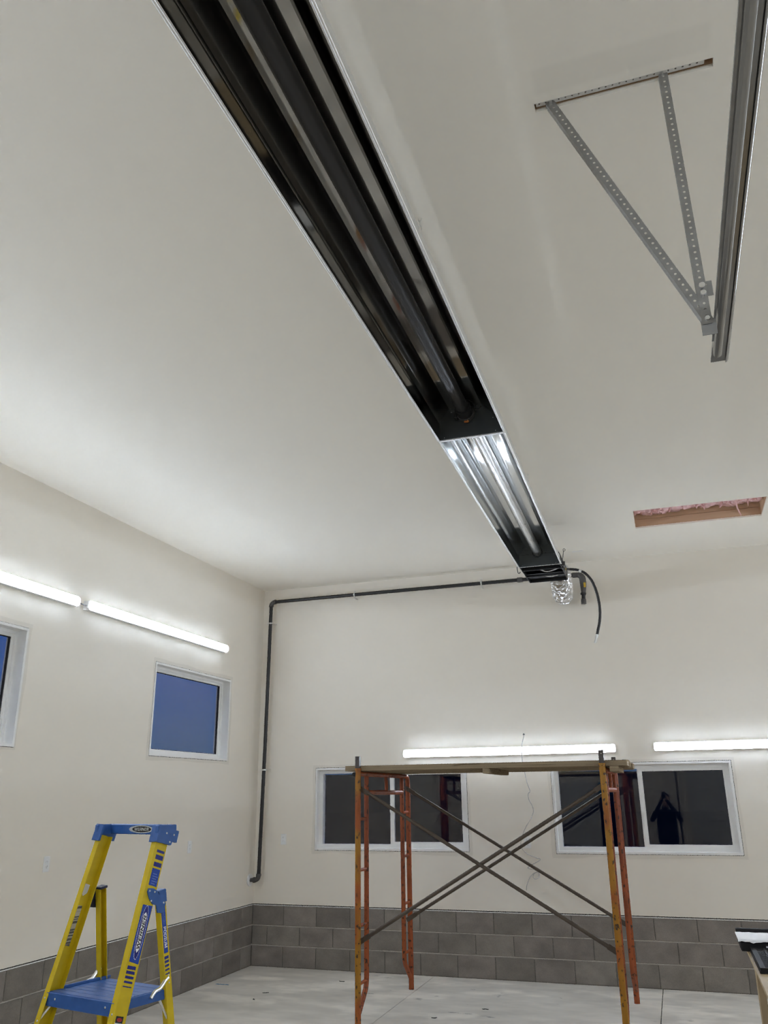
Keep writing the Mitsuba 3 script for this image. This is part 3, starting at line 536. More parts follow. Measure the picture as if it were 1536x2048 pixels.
obj('rail', cat(sheet(lowc, YE, -6.617), bx(X0 + .0095, X0 + .0117, YE, -6.617, 3.31, 3.352)), 'm_track', tk, smooth=30)
obj('rail', cat(bx(X0 + .0095, X0 + .071, YE, -6.47, 3.352, 3.3545), sheet([(X0 + .0605, 3.3435), (X0 + .0650, 3.3445), (X0 + .0690, 3.348), (X0 + .0705, 3.353)], YE, -6.47),
    prism(Polygon([(YE, 3.345), (-6.60, 3.345), (-6.50, 3.354), (YE, 3.354)]), .002, YZ(X0 + .0095))), 'm_track', tk, smooth=30)
obj('stiffener', cat(bx(X0 - .0005, X0 + .0092, YE, -6.93, 3.306, 3.3085), bx(X0 + .0065, X0 + .0092, YE, -6.93, 3.306, 3.35)), 'm_galv', tk)
obj('stiffener', cat(bx(X0 + .003, X0 + .0092, -6.93, -6.68, 3.326, 3.3285), bx(X0 + .007, X0 + .0092, -6.93, -6.68, 3.326, 3.35)), 'm_galv', tk)
bend = [np.array([X0 + .03, YE + .01 - .55 * math.sin(t), 2.775 + .55 * math.cos(t)]) for t in np.linspace(0, math.pi / 2, 12)] + [np.array([X0 + .03, YE - .54, .05])]
obj('bend', tube(bend, .022, 8), 'm_track', tk)

# ------------------------------------------------------------------ scaffold
sc = thing('scaffold', 'rusty orange walk-through scaffold with crossed braces in front of the windows', 'scaffold')
YFR, YBK = -2.174, -0.650
def end_frame(x, pins, fm, top_front_ext):
    r, ri = 0.0255, 0.0215
    hd = obj('end_frame', tube([(x, YFR + .01, 2.006)] + [(x, -1.4, 2.006)] + list(np.array(arc((x, YBK - .05, 1.956), (0, 0, 1), (0, 1, 0), .05, 8))), ri, 14), 'm_scaffold_orange', sc, smooth=50)
    obj('leg', tube([(x, YFR, 0.0), (x, YFR, 1.0), (x, YFR, 2.034)], r, 18), fm, hd, smooth=50)
    obj('leg', tube([(x, YBK, 0.0), (x, YBK, 1.0), (x, YBK, 1.965 if not pins[1] else 2.034)], r, 18), 'm_scaffold_orange', hd, smooth=50)
    obj('inner_leg', tube([(x, -1.947, 1.99), (x, -1.960, .36), (x, -1.966, .30), (x, -1.985, .255), (x, -2.145, .115)], ri, 14), 'm_scaffold_orange', hd, smooth=50)
    obj('inner_leg', tube([(x, -.862, 1.99), (x, -.870, .36), (x, -.866, .30), (x, -.845, .255), (x, -.680, .115)], ri, 14), 'm_scaffold_orange', hd, smooth=50)
    obj('header', tube([(x, -1.94, 1.845), (x, -.87, 1.845)], ri, 14), 'm_scaffold_orange', hd, smooth=50)
    obj('strut', tube([(x, -1.39, 1.995), (x, -1.365, 1.935), (x, -1.365, 1.86)], .016, 10), 'm_scaffold_orange', hd, smooth=50)
    for z in (.32, .76, 1.20, 1.62):
        obj('rung', tube([(x, YFR, z), (x, -1.957, z)], .0135, 10), 'm_scaffold_orange', hd, smooth=50)
        obj('rung', tube([(x, YBK, z + .03), (x, -.867, z + .03)], .0135, 10), 'm_scaffold_orange', hd, smooth=50)
    if top_front_ext: obj('end_plug', tube([(x - .03, YFR - .02, 2.0), (x - .03, YFR + .05, 2.0)], .019, 12), 'm_black_plastic', hd)
    for py, on in ((YFR, pins[0]), (YBK, pins[1])):
        if not on: continue
        n = 16; pin = prism(minus(sbox(x - .0195, 2.02, x + .0195, 2.155), [disc(x, 2.13, .0055, 10)]), .039, XZ(py - .0195))
        obj('coupling_pin', pin, 'm_pin', hd); obj('collar', tube([(x, py, 2.030), (x, py, 2.052)], .0285, 16), fm if py == YFR else 'm_scaffold_orange', hd, smooth=40)
    for py, s in ((YFR, 1), (YBK, -1)):
        for z in (.636, 1.885): obj('brace_stud', tube([(x, py, z), (x, py + s * .055, z)], .008, 8), 'm_pin', hd)
XL, XRT = 2.110, 4.262
end_frame(XL, (True, False), 'm_scaffold_yellow', True)
end_frame(XRT, (True, True), 'm_scaffold_yellow', False)
def brace(y, s):
    for k, (za, zb_) in enumerate(((1.885, .636), (.636, 1.885))):
        yy = y + s * (.038 + .020 * k); p, q = np.array([XL + .0, yy, za]), np.array([XRT, yy, zb_]); d = (q - p) / np.linalg.norm(q - p)
        rod = obj('cross_brace', tube([p + d * .09, (p + q) / 2, q - d * .09], .0155, 12), 'm_brace', sc, smooth=50)
        for o, sg in ((p, 1), (q, -1)):
            fl_ = bx(-.022, .10, -.004, .004, -.021, .021, .002); fl_.apply_transform(frame(sg * d, (0, 1, 0), np.cross(sg * d, (0, 1, 0)), o)); obj('flat_end', fl_, 'm_brace', rod)
    mx = (XL + XRT) / 2; obj('pivot_bolt', tube([(mx, y + s * .02, 1.2605), (mx, y + s * .075, 1.2605)], .009, 8), 'm_pin', sc)
brace(YFR, 1); brace(YBK, -1)
# planks lying on the frames
nP = 5; w_ = (1.455) / nP
for i in range(nP):
    y0 = -2.142 + i * w_; dx = [0.0, .012, -.02, .016, -.008][i]
    m = bx(1.972 + dx, 4.455 + dx * .8, y0 + .003, y0 + w_ - .003, 2.0305, 2.076, .002)
    z_ = [('nearest to the camera', 'plank'), ('second from the camera', 'plank'), ('in the middle of the deck', 'plank'), ('second from the wall', 'plank'), ('nearest to the wall', 'plank')][i]
    pk = thing('scaffold_plank', f'long weathered plank on the scaffold, {z_[0]}', 'plank', 'planks laid across the scaffold')
    if i == 0:
        # splintered end: a ragged strip of pale wood
        pts = [(0, 0)] + [(.004 + .016 * rnd.random(), .045 * k / 9) for k in range(10)] + [(0, .0455)]
        obj('splintered_end', prism(Polygon(pts).buffer(0), w_ - .012, XZ(y0 + .006)).apply_translation((4.4545, 0, 2.0305)), 'm_bench', pk, label='pale splintered plank end')
    obj('board', m, 'm_plank', pk)
tag(obj('wooden_cleat', bx(3.254, 3.312, -2.165, -1.24, 1.988, 2.0303, .002), 'm_plank'), 'short wooden cleat under the middle of the scaffold planks', 'cleat')
tag(obj('wooden_cleat', bx(4.318, 4.392, -2.155, -1.45, 1.986, 2.0303, .002), 'm_plank'), 'short wooden cleat under the plank ends beside the pinned frame', 'cleat')

# ------------------------------------------------------------------ podium ladder
OX, OY, YAW = 1.9118, -5.9146, -0.22102
LM = np.eye(4); LM[:2, :2] = [[math.cos(YAW), -math.sin(YAW)], [math.sin(YAW), math.cos(YAW)]]; LM[:3, 3] = (OX, OY, 0)
def L(m): m = m.copy(); m.apply_transform(LM); return m
ld = thing('podium_ladder', 'yellow fibreglass podium step ladder with blue platform and blue cap', 'ladder')
def rail_frame(p0, p1, out):
    """Origin at p0; axis a runs up the rail, b towards the wall (back), c outwards."""
    p0, p1 = np.asarray(p0, float), np.asarray(p1, float); a = (p1 - p0) / np.linalg.norm(p1 - p0)
    c = np.asarray(out, float); c = c - a * (c @ a); c /= np.linalg.norm(c); b = np.cross(c, a) * (1 if out[0] < 0 else -1)
    return frame(a, b, c, p0), np.linalg.norm(p1 - p0)
def abox(M, *r, bev=0.0): m = bx(*r, bev); m.apply_transform(M); return m
def channel(M, Ln, dep, fl_, t=.004): return cat(abox(M, 0, Ln, 0, dep, -t, 0, bev=.001), abox(M, 0, Ln, 0, t, -fl_, 0, bev=.001), abox(M, 0, Ln, dep - t, dep, -fl_, 0, bev=.001))
FW0, FW1, FV1 = .296, .040, .285
RW0, RW1, RV0, RV1 = .288, .037, .727, .170
ZT = 1.640
FRM = {}
for sg in (-1, 1):
    p = (sg * FW0, 0.0, .02); q = (sg * (FW0 - FW1 * ZT), FV1 * ZT, ZT)
    M, ln = rail_frame(p, q, (sg, 0, 0)); FRM['f', sg] = (M, ln)
    r_ = obj('rail', L(channel(M, ln, .083, .034)), 'm_fibreglass', ld)
    FRM['fk', sg] = r_
    obj('foot', L(abox(M, -.02, .05, -.004, .087, -.038, .004, bev=.003)), 'm_black_plastic', r_)
    p = (sg * RW0, RV0, .02); zt = 1.365; q = (sg * (RW0 - RW1 * zt), RV0 - RV1 * zt, zt)
    M, ln = rail_frame(p, q, (sg, 0, 0)); FRM['r', sg] = (M, ln)
    r_ = obj('support_rail', L(channel(M, ln, .043, .036)), 'm_fibreglass', ld); FRM['rk', sg] = r_
    obj('foot', L(abox(M, -.02, .05, -.004, .047, -.04, .004, bev=.003)), 'm_black_plastic', r_)
# position along a rail for height z
def A(key, sg, z):
    M, ln = FRM[key, sg]; return (z - M[2, 3]) / M[2, 0]
# cap
capm = cat(*[bx(-.240, .240, .548, .588, 1.632, 1.683, .004)] + [bx(sg * .2175 if sg > 0 else -.243, .243 if sg > 0 else -.2175, .455, .588, 1.628, 1.683, .004) for sg in (-1, 1)])
ck = obj('cap', L(capm), 'm_blue', ld)
for sg in (-1, 1):
    M, _ = FRM['f', sg]; a = A('f', sg, 1.683)
    poly = Polygon([(a - .085, -.012), (a - .079, .094), (a - .060, .098), (a - .058, .13), (a, .13), (a, -.012)])
    obj('rail_socket', L(cat(prism(poly, .0145, M @ frame((1, 0, 0), (0, 1, 0), (0, 0, 1), (0, 0, .0005))), abox(M, a - .085, a, -.013, -.0005, -.042, .015, bev=.001))), 'm_blue', ck)
    for (da, b) in ((.030, .045), (.026, .098), (.066, .080)):
        obj('rivet', L(trimesh.creation.icosphere(2, .0052).apply_transform(M @ frame((1, 0, 0), (0, 1, 0), (0, 0, .6), (a - da, b, .0152)))), 'm_steel_bright', ck, smooth=True)
def decal(poly, M, t=.0008): return L(prism(poly, t, M))
BM = frame((1, 0, 0), (0, 0, 1), (0, -1, 0), (0, .548, 0))                       # front of the cap's bar: x, z
bg = obj('badge', decal(ellipse(.018, 1.658, .092, .0195), BM), 'm_decal_silver', ck)
obj('badge_field', decal(ellipse(.022, 1.658, .072, .0150), BM, .0014), 'm_decal_black', bg)
def lettering(text, hgt, width, center, M, depth=.0008, bold=True, slant=0.18):
    m = meshkit.text_mesh(text, hgt, depth, bold); b = m.bounds; m.apply_translation(-(b[0] + b[1]) / 2 * [1, 1, 0] - [0, 0, b[0][2]])
    m.apply_transform(np.array([[width / (b[1][0] - b[0][0]), slant, 0, 0], [0, 1, 0, 0], [0, 0, 1, 0], [0, 0, 0, 1.0]])); m.apply_translation((center[0], center[1], center[2])); m.apply_transform(M); return L(m)
obj('lettering', lettering('WERNER', .0145, .108, (.022, 1.658, .0014), BM), 'm_decal_silver', bg)
# decals on the rail with the big badge
M, _ = FRM['f', 1]; fk = FRM['fk', 1]; af = lambda z: A('f', 1, z)
for z0, z1 in ((1.560, 1.572), (1.528, 1.549), (1.495, 1.515)): obj('stripe', decal(sbox(af(z0), .020, af(z1), .074), M), 'm_decal_navy', fk)
sp = obj('label_panel', decal(sbox(af(1.408), .018, af(1.486), .074), M), 'm_decal_blue', fk, label='small blue print label')
for q in range(5): obj('print_line', decal(sbox(af(1.416 + .011 * q), .030, af(1.420 + .011 * q), .058 + .01 * (q % 2)), M, .0012), 'm_decal_pale', sp)
bp = obj('brand_panel', decal(Polygon([(af(1.078), .012), (af(1.073), .076), (af(1.324), .079), (af(1.320), .013)]), M), 'm_decal_blue', fk, label='blue brand panel with white oval')
cz = af(1.205); zl = (af(1.325) - af(1.075)) / 2
o1 = ellipse(cz, .045, zl * .93, .0235); o2 = ellipse(cz, .045, zl * .915, .0215)
obj('oval_line', decal(o1.difference(o2), M, .0012), 'm_decal_white', bp)
obj('oval_field', decal(o2, M, .0011), 'm_decal_navy', bp)
ow = obj('oval_white', decal(Polygon([(cz - zl * .70, .045), (cz - zl * .58, .0335), (cz + zl * .58, .0335), (cz + zl * .70, .045), (cz + zl * .58, .0565), (cz - zl * .58, .0565)]), M, .0015), 'm_decal_white', bp)
# text frame: reads up the rail, tops of the letters towards the front
TM = M @ frame((1, 0, 0), (0, -1, 0), (0, 0, 1), (cz, .045, 0)); TM = TM if np.linalg.det(TM[:3, :3]) > 0 else M @ frame((1, 0, 0), (0, 1, 0), (0, 0, 1), (cz, .045, 0))
obj('lettering', lettering('WERNER', .0165, zl * 1.16, (0, 0, .0015), TM), 'm_decal_black', bp)
for q, hgt in enumerate((.0145, .0125, .0110, .0085, .0045)): z0 = 1.062 - .0205 * q; obj('stripe', decal(sbox(af(z0 - hgt), .011, af(z0), .066), M), 'm_decal_navy', fk)
dl = obj('danger_label', decal(sbox(af(.735), .016, af(.862), .062), M), 'm_decal_white', fk, label='white and black danger label')
obj('danger_head', decal(sbox(af(.836), .016, af(.862), .062), M, .0012), 'm_decal_black', dl)
obj('danger_oval', decal(ellipse(af(.849), .039, .008, .017), M, .0015), 'm_red', dl)
for q in range(4): obj('print_line', decal(sbox(af(.815 - .02 * q), .024, af(.822 - .02 * q), .055 - .006 * (q % 2)), M, .0012), 'm_decal_black', dl)
# hinge bracket on each side
for sg in (-1, 1):
    M, _ = FRM['f', sg]; a = A('f', sg, 1.36)
    poly = Polygon([(a + .034, .020), (a + .040, .050), (a + .034, .080), (a + .012, .110), (a + .008, .142), (a - .012, .160), (a - .056, .158), (a - .062, .118), (a - .030, .100), (a - .030, .072), (a - .010, .040), (a + .018, .018)]).buffer(.004).buffer(-.004)
    hb = obj('hinge_bracket', L(prism(poly, .007, M @ frame((1, 0, 0), (0, 1, 0), (0, 0, 1), (0, 0, .0005)))), 'm_blue' if sg > 0 else 'm_blue_dark', ld)
    for da, b in ((.024, .030), (.026, .066), (-.018, .056), (-.010, .144)):
        obj('rivet', L(trimesh.creation.icosphere(2, .0050).apply_transform(M @ frame((1, 0, 0), (0, 1, 0), (0, 0, .6), (a + da, b, .0075)))), 'm_steel_bright', hb, smooth=True)
    M, ln = FRM['r', sg]; z_ = A('r', sg, 1.352)
    obj('rail_cap', L(cat(abox(M, z_ - .045, z_ + .012, -.003, .046, .0005, .005, bev=.001), abox(M, z_ + .004, z_ + .016, -.003, .046, -.045, .005, bev=.003))), 'm_blue_dark' if sg < 0 else 'm_blue', FRM['rk', sg])
# decals on the support rail
M, _ = FRM['r', 1]; rk = FRM['rk', 1]; ar = lambda z: A('r', 1, z)
bp = obj('brand_panel', decal(sbox(ar(1.072), .006, ar(1.300), .033), M), 'm_decal_blue', rk, label='blue panel lettered podium')
TM = M @ frame((-1, 0, 0), (0, 1, 0), (0, 0, 1), (ar(1.145), .0205, 0)); TM = TM if np.linalg.det(TM[:3, :3]) > 0 else M @ frame((-1, 0, 0), (0, -1, 0), (0, 0, 1), (ar(1.145), .0205, 0))
obj('lettering', lettering('PODIUM', .0165, .098, (0, 0, .0009), TM, slant=0.0), 'm_decal_white', bp)
o1 = ellipse(ar(1.238), .0195, .034, .0085)
obj('oval_line', decal(o1.difference(ellipse(ar(1.238), .0195, .0325, .0072)), M, .0011), 'm_decal_pale', bp)
TM2 = TM.copy(); TM2[:3, 3] = (M @ np.array([ar(1.238), .0195, 0, 1]))[:3]
obj('lettering', lettering('WERNER', .0062, .046, (0, 0, .0009), TM2, slant=0.0, bold=False), 'm_decal_pale', bp)
for q, hgt in enumerate((.0135, .0115, .0100, .0080, .0055)): z0 = 1.058 - .0195 * q; obj('stripe', decal(sbox(ar(z0 - hgt), .006, ar(z0), .034), M), 'm_decal_navy', rk)
for z_ in (.968, .934): obj('rivet', L(trimesh.creation.icosphere(2, .0050).apply_transform(M @ frame((1, 0, 0), (0, 1, 0), (0, 0, .6), (ar(z_), .026, .0006)))), 'm_steel_bright', rk, smooth=True)
# plate and warning print inside the other rail
M, _ = FRM['f', -1]; fk = FRM['fk', -1]; al = lambda z: A('f', -1, z)
IM = M @ frame((1, 0, 0), (0, 1, 0), (0, 0, -1), (0, 0, -.004)); 
obj('steel_plate', decal(Polygon([(al(1.398), .010), (al(1.397), .060), (al(1.358), .058), (al(1.340), .036), (al(1.362), .012)]), IM, .0015), 'm_painted_steel', fk)
obj('warning_label', decal(sbox(al(1.112), .014, al(1.296), .055), IM), 'm_warning_print', fk, label='grey printed warning label')
for z_ in (.885, .790): obj('rivet', L(trimesh.creation.icosphere(2, .0052).apply_transform(M @ frame((1, 0, 0), (0, .6, 0), (0, 0, 1), (al(z_), -.0006, -.018)))), 'm_steel_bright', fk, smooth=True)
M, _ = FRM['f', 1]; obj('rivet', L(trimesh.creation.icosphere(2, .0052).apply_transform(M @ frame((1, 0, 0), (0, .6, 0), (0, 0, 1), (A('f', 1, .865), -.0006, -.014)))), 'm_steel_bright', FRM['fk', 1], smooth=True)
# platform: skirt, ribbed treads and a raised edge
vf = FV1 * .91 - .004; pdp = .375; pw = .243; hz_ = .91
pk = obj('platform', L(cat(bx(-pw, pw, vf, vf + .012, hz_ - .062, hz_, .003), bx(-pw, -pw + .01, vf + .012, vf + pdp, hz_ - .045, hz_, .002), bx(pw - .01, pw, vf + .012, vf + pdp, hz_ - .045, hz_, .002), bx(-pw, pw, vf + pdp - .01, vf + pdp, hz_ - .04, hz_, .002),
     bx(-pw + .01, pw - .01, vf + .012, vf + pdp - .01, hz_ - .016, hz_ - .010))), 'm_blue', ld)
nt = 7; tw = (pdp - .024) / nt
for q in range(nt): obj('tread', L(bx(-pw + .012, pw - .012, vf + .013 + q * tw, vf + .013 + (q + 1) * tw - .004, hz_ - .012, hz_ + .0015, .0015)), 'm_blue', pk)
obj('edge_lip', L(bx(-pw + .006, -pw + .022, vf + .09, vf + pdp + .012, hz_ + .001, hz_ + .014, .002)), 'm_blue', pk)
for u in (-.175, .185): obj('rivet', L(trimesh.creation.icosphere(2, .0055).apply_transform(frame((1, 0, 0), (0, .6, 0), (0, 0, 1), (u, vf - .0004, hz_ - .026)))), 'm_steel_bright', pk, smooth=True)
for sg in (-1, 1):
    x = sg * (pw + .006); obj('spreader', L(cat(tube(smooth_path([(x, vf + .225, hz_ - .022), (x, vf + .25, hz_ + .002), (x, vf + .285, hz_ + .012), (x, vf + .315, hz_ + .04), (x, vf + .335, hz_ + .052)]), .009, 8))), 'm_steel_bright', ld, label='bright bent spreader arm')
    obj('brace', L(tube([(sg * .235, vf + .03, hz_ - .06), (sg * .262, vf - .028, hz_ - .135)], .0065, 8)), 'm_steel_bright', ld)
    obj('brace', L(tube([(sg * .235, vf + .30, hz_ - .045), (sg * .250, .727 - .17 * .79 + .012, .775)], .0065, 8)), 'm_steel_bright', ld)
for z in (.61, .305):
    wv = FV1 * z; wx = FW0 - FW1 * z
    obj('step', L(cat(bx(-wx + .004, wx - .004, wv + .006, wv + .086, z - .006, z, .002), bx(-wx + .004, wx - .004, wv + .006, wv + .012, z - .045, z, .002))), 'm_blue', ld)
for z in (.62, .25):
    wv = RV0 - RV1 * z; wx = RW0 - RW1 * z
    obj('cross_bar', L(bx(-wx + .004, wx - .004, wv + .01, wv + .035, z - .015, z + .015, .003)), 'm_fibreglass', ld)

# ------------------------------------------------------------------ wall outlets
def outlet(M, label):
    k = thing('wall_outlet', label, 'outlet'); m = bx(-.036, .036, -.006, 0, -.0585, .0585, .003); m.apply_transform(M); obj('cover_plate', m, 'm_outlet', k)
    for s in (-.0195, .0195):
        m = prism(disc(0, s, .0165, 20).intersection(sbox(-.0165, s - .0135, .0165, s + .0135)), .0085, M @ frame((1, 0, 0), (0, 0, 1), (0, -1, 0))); r = obj('socket', m, 'm_white_plastic', k)
        for a, b in ((-.006, .003), (.006, .003)): m = bx(a - .0012, a + .0012, -.0092, -.0082, s + b - .0045, s + b + .0045); m.apply_transform(M); obj('slot', m, 'm_slot', r)
        m = bx(-.002, .002, -.0092, -.0082, s - .0095, s - .0055); m.apply_transform(M); obj('slot', m, 'm_slot', r)
outlet(on_left(-3.62, 1.328), 'white wall outlet by the left picture edge, beside the ladder cap')
outlet(on_left(-1.48, 1.336), 'white wall outlet on the side wall between ladder cap and corner pipe')
outlet(on_back(.370, 1.342), 'white wall outlet between the corner pipe and the nearest sliding window')
outlet(on_back(3.245, 1.325), 'white wall outlet behind the crossed braces, between the sliding windows')
# loose white cord out of a small hole
WP = [(3.279, 2.442), (3.280, 2.404), (3.268, 2.329), (3.260, 2.245), (3.252, 2.133), (3.267, 2.022), (3.285, 1.93), (3.313, 1.848), (3.287, 1.817), (3.293, 1.758), (3.326, 1.695), (3.330, 1.632), (3.298, 1.561), (3.245, 1.481), (3.208, 1.419), (3.179, 1.331), (3.180, 1.279), (3.210, 1.236), (3.264, 1.201), (3.337, 1.176), (3.373, 1.159), (3.315, 1.124), (3.247, 1.089), (3.241, 1.068), (3.301, 1.060), (3.337, 1.043), (3.348, 1.014), (3.341, 0.980), (3.304, 0.970), (3.282, 0.991), (3.298, 1.021), (3.332, 1.037), (3.289, 1.021), (3.249, 0.978), (3.216, 0.909), (3.204, 0.858)]
wy = [0.004, -.05, -.112, -.112, -.04] + [-.016 - .012 * (i % 3) for i in range(len(WP) - 5)]
cd = thing('hanging_cord', 'thin pale cord hanging from a small hole and curling down the end wall', 'cord')
obj('cord_body', tube(smooth_path([(a, y, b) for (a, b), y in zip(WP, wy)], 4), .0042, 6), 'm_cord', cd)
obj('grommet', prism(disc(3.278, 2.446, .011, 12), .004, XZ(-.004)), 'm_slot', cd)

# ------------------------------------------------------------------ work bench at the right edge
wb = thing('work_bench', 'raw timber work bench at the right edge of the picture', 'bench')
bx0, by0, by1, bz = 5.118, -5.0, -3.15, 0.90
obj('bench_top', bx(bx0, 6.25, by0, by1, bz - .018, bz, .002), 'm_bench', wb)
for x, y in ((bx0 + .004, -3.97), (bx0 + .004, -4.93), (6.16, -3.97), (6.16, -4.93)): obj('leg', bx(x, x + .038, y, y + .089, 0, bz - .018, .003), 'm_bench', wb)
obj('apron', bx(bx0 + .045, 6.16, -3.60, -3.56, bz - .107, bz - .018, .003), 'm_pine', wb)
obj('apron', bx(bx0 + .045, bx0 + .083, -4.93, -3.60, bz - .107, bz - .018, .003), 'm_pine', wb)
gm = thing('slotted_mat', 'black slotted plastic mat lying on the work bench', 'mat')
mp = sbox(bx0 + .018, -4.17, 5.60, -3.52); cells = [sbox(bx0 + .045 + .052 * i, -4.15 + .030 * j, bx0 + .045 + .052 * i + .042, -4.15 + .030 * j + .018) for i in range(8) for j in range(21)]
obj('grid', prism(minus(mp, cells), .016, XY(bz + .012)), 'm_black_plastic', gm); obj('tray', bx(bx0 + .014, 5.604, -4.174, -3.516, bz, bz + .013, .002), 'm_black_plastic', gm)
cs = thing('tool_case', 'black plastic tool case on the far end of the work bench', 'case')
obj('case_body', bx(5.085, 5.62, -3.50, -3.16, bz + .001, bz + .054, .005), 'm_black_plastic', cs)
obj('lid', cat(bx(5.080, 5.625, -3.505, -3.155, bz + .054, bz + .064, .003), bx(5.080, 5.625, -3.19, -3.155, bz + .06, bz + .085, .004)), 'm_black_plastic', cs)
for x in (5.232, 5.258): obj('latch', bx(x - .006, x + .006, -3.505, -3.496, bz + .022, bz + .034, .001), 'm_decal_white', cs)
pp = []
for i in range(25):
    x = 5.072 + .5 * i / 24; wv = .004 * math.sin(i * 1.1) + .003 * math.sin(i * 2.7); pp.append([(x, -3.20, bz + .0655 + .3 * abs(wv)), (x, -3.35, bz + .0660 + abs(wv)), (x, -3.508 + wv * .5, bz + .0665 + .4 * abs(wv)), (x, -3.513 + wv, bz + .054 + wv * .8)])
pv = np.array(pp); pf = []
for i in range(24):
    for j in range(3): q = i * 4 + j; pf += [(q, q + 4, q + 5), (q, q + 5, q + 1)]
tag(obj('paper_sheet', trimesh.Trimesh(pv.reshape(-1, 3), pf, process=False), 'm_paper', smooth=True), 'white paper sheet draped over the black tool case', 'paper')

# ------------------------------------------------------------------ scraps on the floor
tag(obj('tape_scrap', bx(.10, .25, -.972, -.958, .0, .003), 'm_blue_scrap'), 'thin blue strip lying on the floor near the corner', 'scrap')
for x, y, a, s, lab in ((.78, -1.19, .5, .05, 'small dark scrap on the floor between ladder and scaffold'), (.80, -1.47, 1.9, .025, 'tiny black speck on the floor, the smallest scrap between ladder and scaffold'),
                        (1.31, -.50, .1, .05, 'dark curl on the floor close to the block wall'), (2.62, -1.66, .4, .04, 'dark scrap on the floor just past the saw cut under the scaffold'), (2.98, -1.25, .2, .05, 'dark scrap on the floor under the middle of the crossed braces')):
    pts = np.array([(s * t, .012 * rnd.uniform(-1, 1), .003) for t in (-.6, -.25, .05, .35, .6)]); m = tube(smooth_path(pts, 3), [.002] + [.004 + .003 * rnd.random() for _ in range(11)] + [.002], 6)
    m.vertices[:, 2] = np.clip(m.vertices[:, 2] * .7, 0, .006); m.apply_transform(trimesh.transformations.rotation_matrix(a, (0, 0, 1))); m.apply_translation((x, y, 0))
    tag(obj('floor_scrap', m, 'm_dark_scrap'), lab, 'scrap', 'dark scraps on the floor')

# ------------------------------------------------------------------ photographer, behind the lens, seen only mirrored in the window
import manifold3d as m3
def hull(*balls): return m3.Manifold.batch_hull([m3.Manifold.sphere(r, 20).translate(tuple(float(v) for v in p)) for p, r in balls])
def solid(parts, ln=0.014, it=8):
    M_ = m3.Manifold.batch_boolean(parts, m3.OpType.Add).refine_to_length(ln).to_mesh(); m = trimesh.Trimesh(M_.vert_properties[:, :3], M_.tri_verts, process=False)
    trimesh.smoothing.filter_taubin(m, iterations=it); return m
pe = thing('person', 'person in dark clothes holding up a phone, mirrored in the window', 'person')
PX, PYc = 4.85, -9.90
B = lambda x, y, z: np.array([PX + x, PYc + y, z])
ph_c = CAM - FWD * 0.016 - UP * 0.050 + RIGHT * 0.018
torso = [hull((B(-.16, 0, 1.40), .075), (B(.16, 0, 1.40), .075), (B(0, 0, 1.20), .13)), hull((B(-.08, 0, 1.22), .125), (B(.08, 0, 1.22), .125), (B(-.09, 0, .98), .115), (B(.09, 0, .98), .115)),
         hull((B(-.09, 0, .98), .115), (B(.09, 0, .98), .115), (B(-.09, 0, .90), .12), (B(.09, 0, .90), .12)), hull((B(0, 0, 1.42), .085), (B(0, .01, 1.52), .06))]
legs = []
for s in (-1, 1):
    hip, knee, ank = B(s * .095, 0, .90), B(s * .11, .02, .49), B(s * .12, -.01, .09)
    legs += [hull((hip, .105), (knee, .065)), hull((knee, .064), (ank, .048)), hull((ank, .05), (B(s * .125, .13, .04), .04), (B(s * .12, -.04, .045), .045))]
hands, arms = [], []
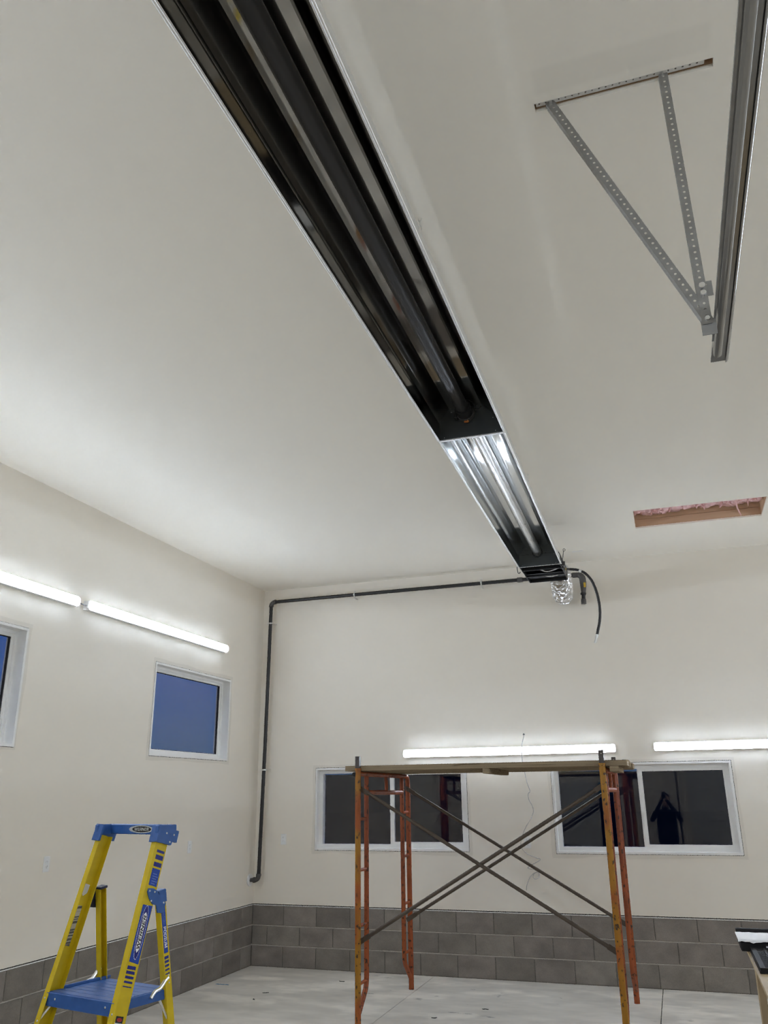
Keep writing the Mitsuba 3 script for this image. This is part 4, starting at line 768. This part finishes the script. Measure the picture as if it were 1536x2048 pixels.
for s in (-1, 1):
    sh = B(s * .19, 0, 1.41); el = B(s * .29, .17, 1.27); hd = ph_c - FWD * .012 + RIGHT * s * .055 - UP * .045
    arms += [hull((sh, .068), (el, .048)), hull((el, .047), (hd - UP * .05 - FWD * .04, .033))]
    w = hd - UP * .05 - FWD * .04
    hands += [hull((w, .026), (hd - FWD * .012, .020), (hd + UP * .03 - FWD * .014, .018))]
    for k in range(4):
        base = hd + UP * (-.018 + .020 * k) - FWD * .014; tip = base - RIGHT * s * (.034 + .004 * (k % 3)) - FWD * .002
        hands += [hull((base, .0095), (base + RIGHT * s * .012 - FWD * .004, .0095)), hull((base, .009), (tip, .0078))]
    th = hd + UP * .035 - FWD * .028; hands += [hull((hd - FWD * .02, .012), (th, .0095)), hull((th, .0095), (th - RIGHT * s * .028 + UP * .006, .008))]
obj('body', solid(torso + legs + arms), 'm_cloth', pe, smooth=True)
obj('hands', solid(hands, .004, 4), 'm_skin', pe, smooth=True)
hc = B(.02, .045, 1.675)
head = [hull((hc + (0, -.01, .02), .092), (hc + (0, .02, -.05), .068)), hull((hc + (0, .05, -.085), .034), (hc + (0, .02, -.05), .066)), hull((hc + (0, -.02, -.10), .055), (B(0, .0, 1.50), .06)),
        hull((hc + (0, .088, -.005), .010), (hc + (0, .106, -.030), .012))] + [hull((hc + (s * .088, -.005, .012), .018), (hc + (s * .086, -.002, -.022), .012)) for s in (-1, 1)] + [hull((hc + (-.02, .084, -.066), .008), (hc + (.02, .084, -.066), .008))]
hk = obj('head', solid(head, .006, 4), 'm_skin', pe, smooth=True)
for s in (-1, 1): obj('eye', trimesh.creation.icosphere(2, .012).apply_translation(hc + (s * .032, .078, .006)), 'm_decal_white', hk, smooth=True)
hair = solid([hull((hc + (0, -.022, .036), .094), (hc + (0, -.045, -.02), .078)), hull((hc + (-.04, .035, .085), .035), (hc + (.04, .035, .085), .035), (hc + (0, -.03, .06), .08))], .010, 4)
obj('hair', hair, 'm_hair', hk, smooth=True)
pm = bx(-.037, .037, -.075, .075, -.004, .004, .003); pm.apply_transform(frame(RIGHT, UP, -FWD, ph_c)); ph = thing('phone', 'dark phone held up in both hands of the mirrored person', 'phone'); obj('phone_body', pm, 'm_phone', ph)
scr = bx(-.034, .034, -.071, .071, .004, .0046); scr.apply_transform(frame(RIGHT, UP, -FWD, ph_c)); obj('screen', scr, 'm_black_plastic', ph)
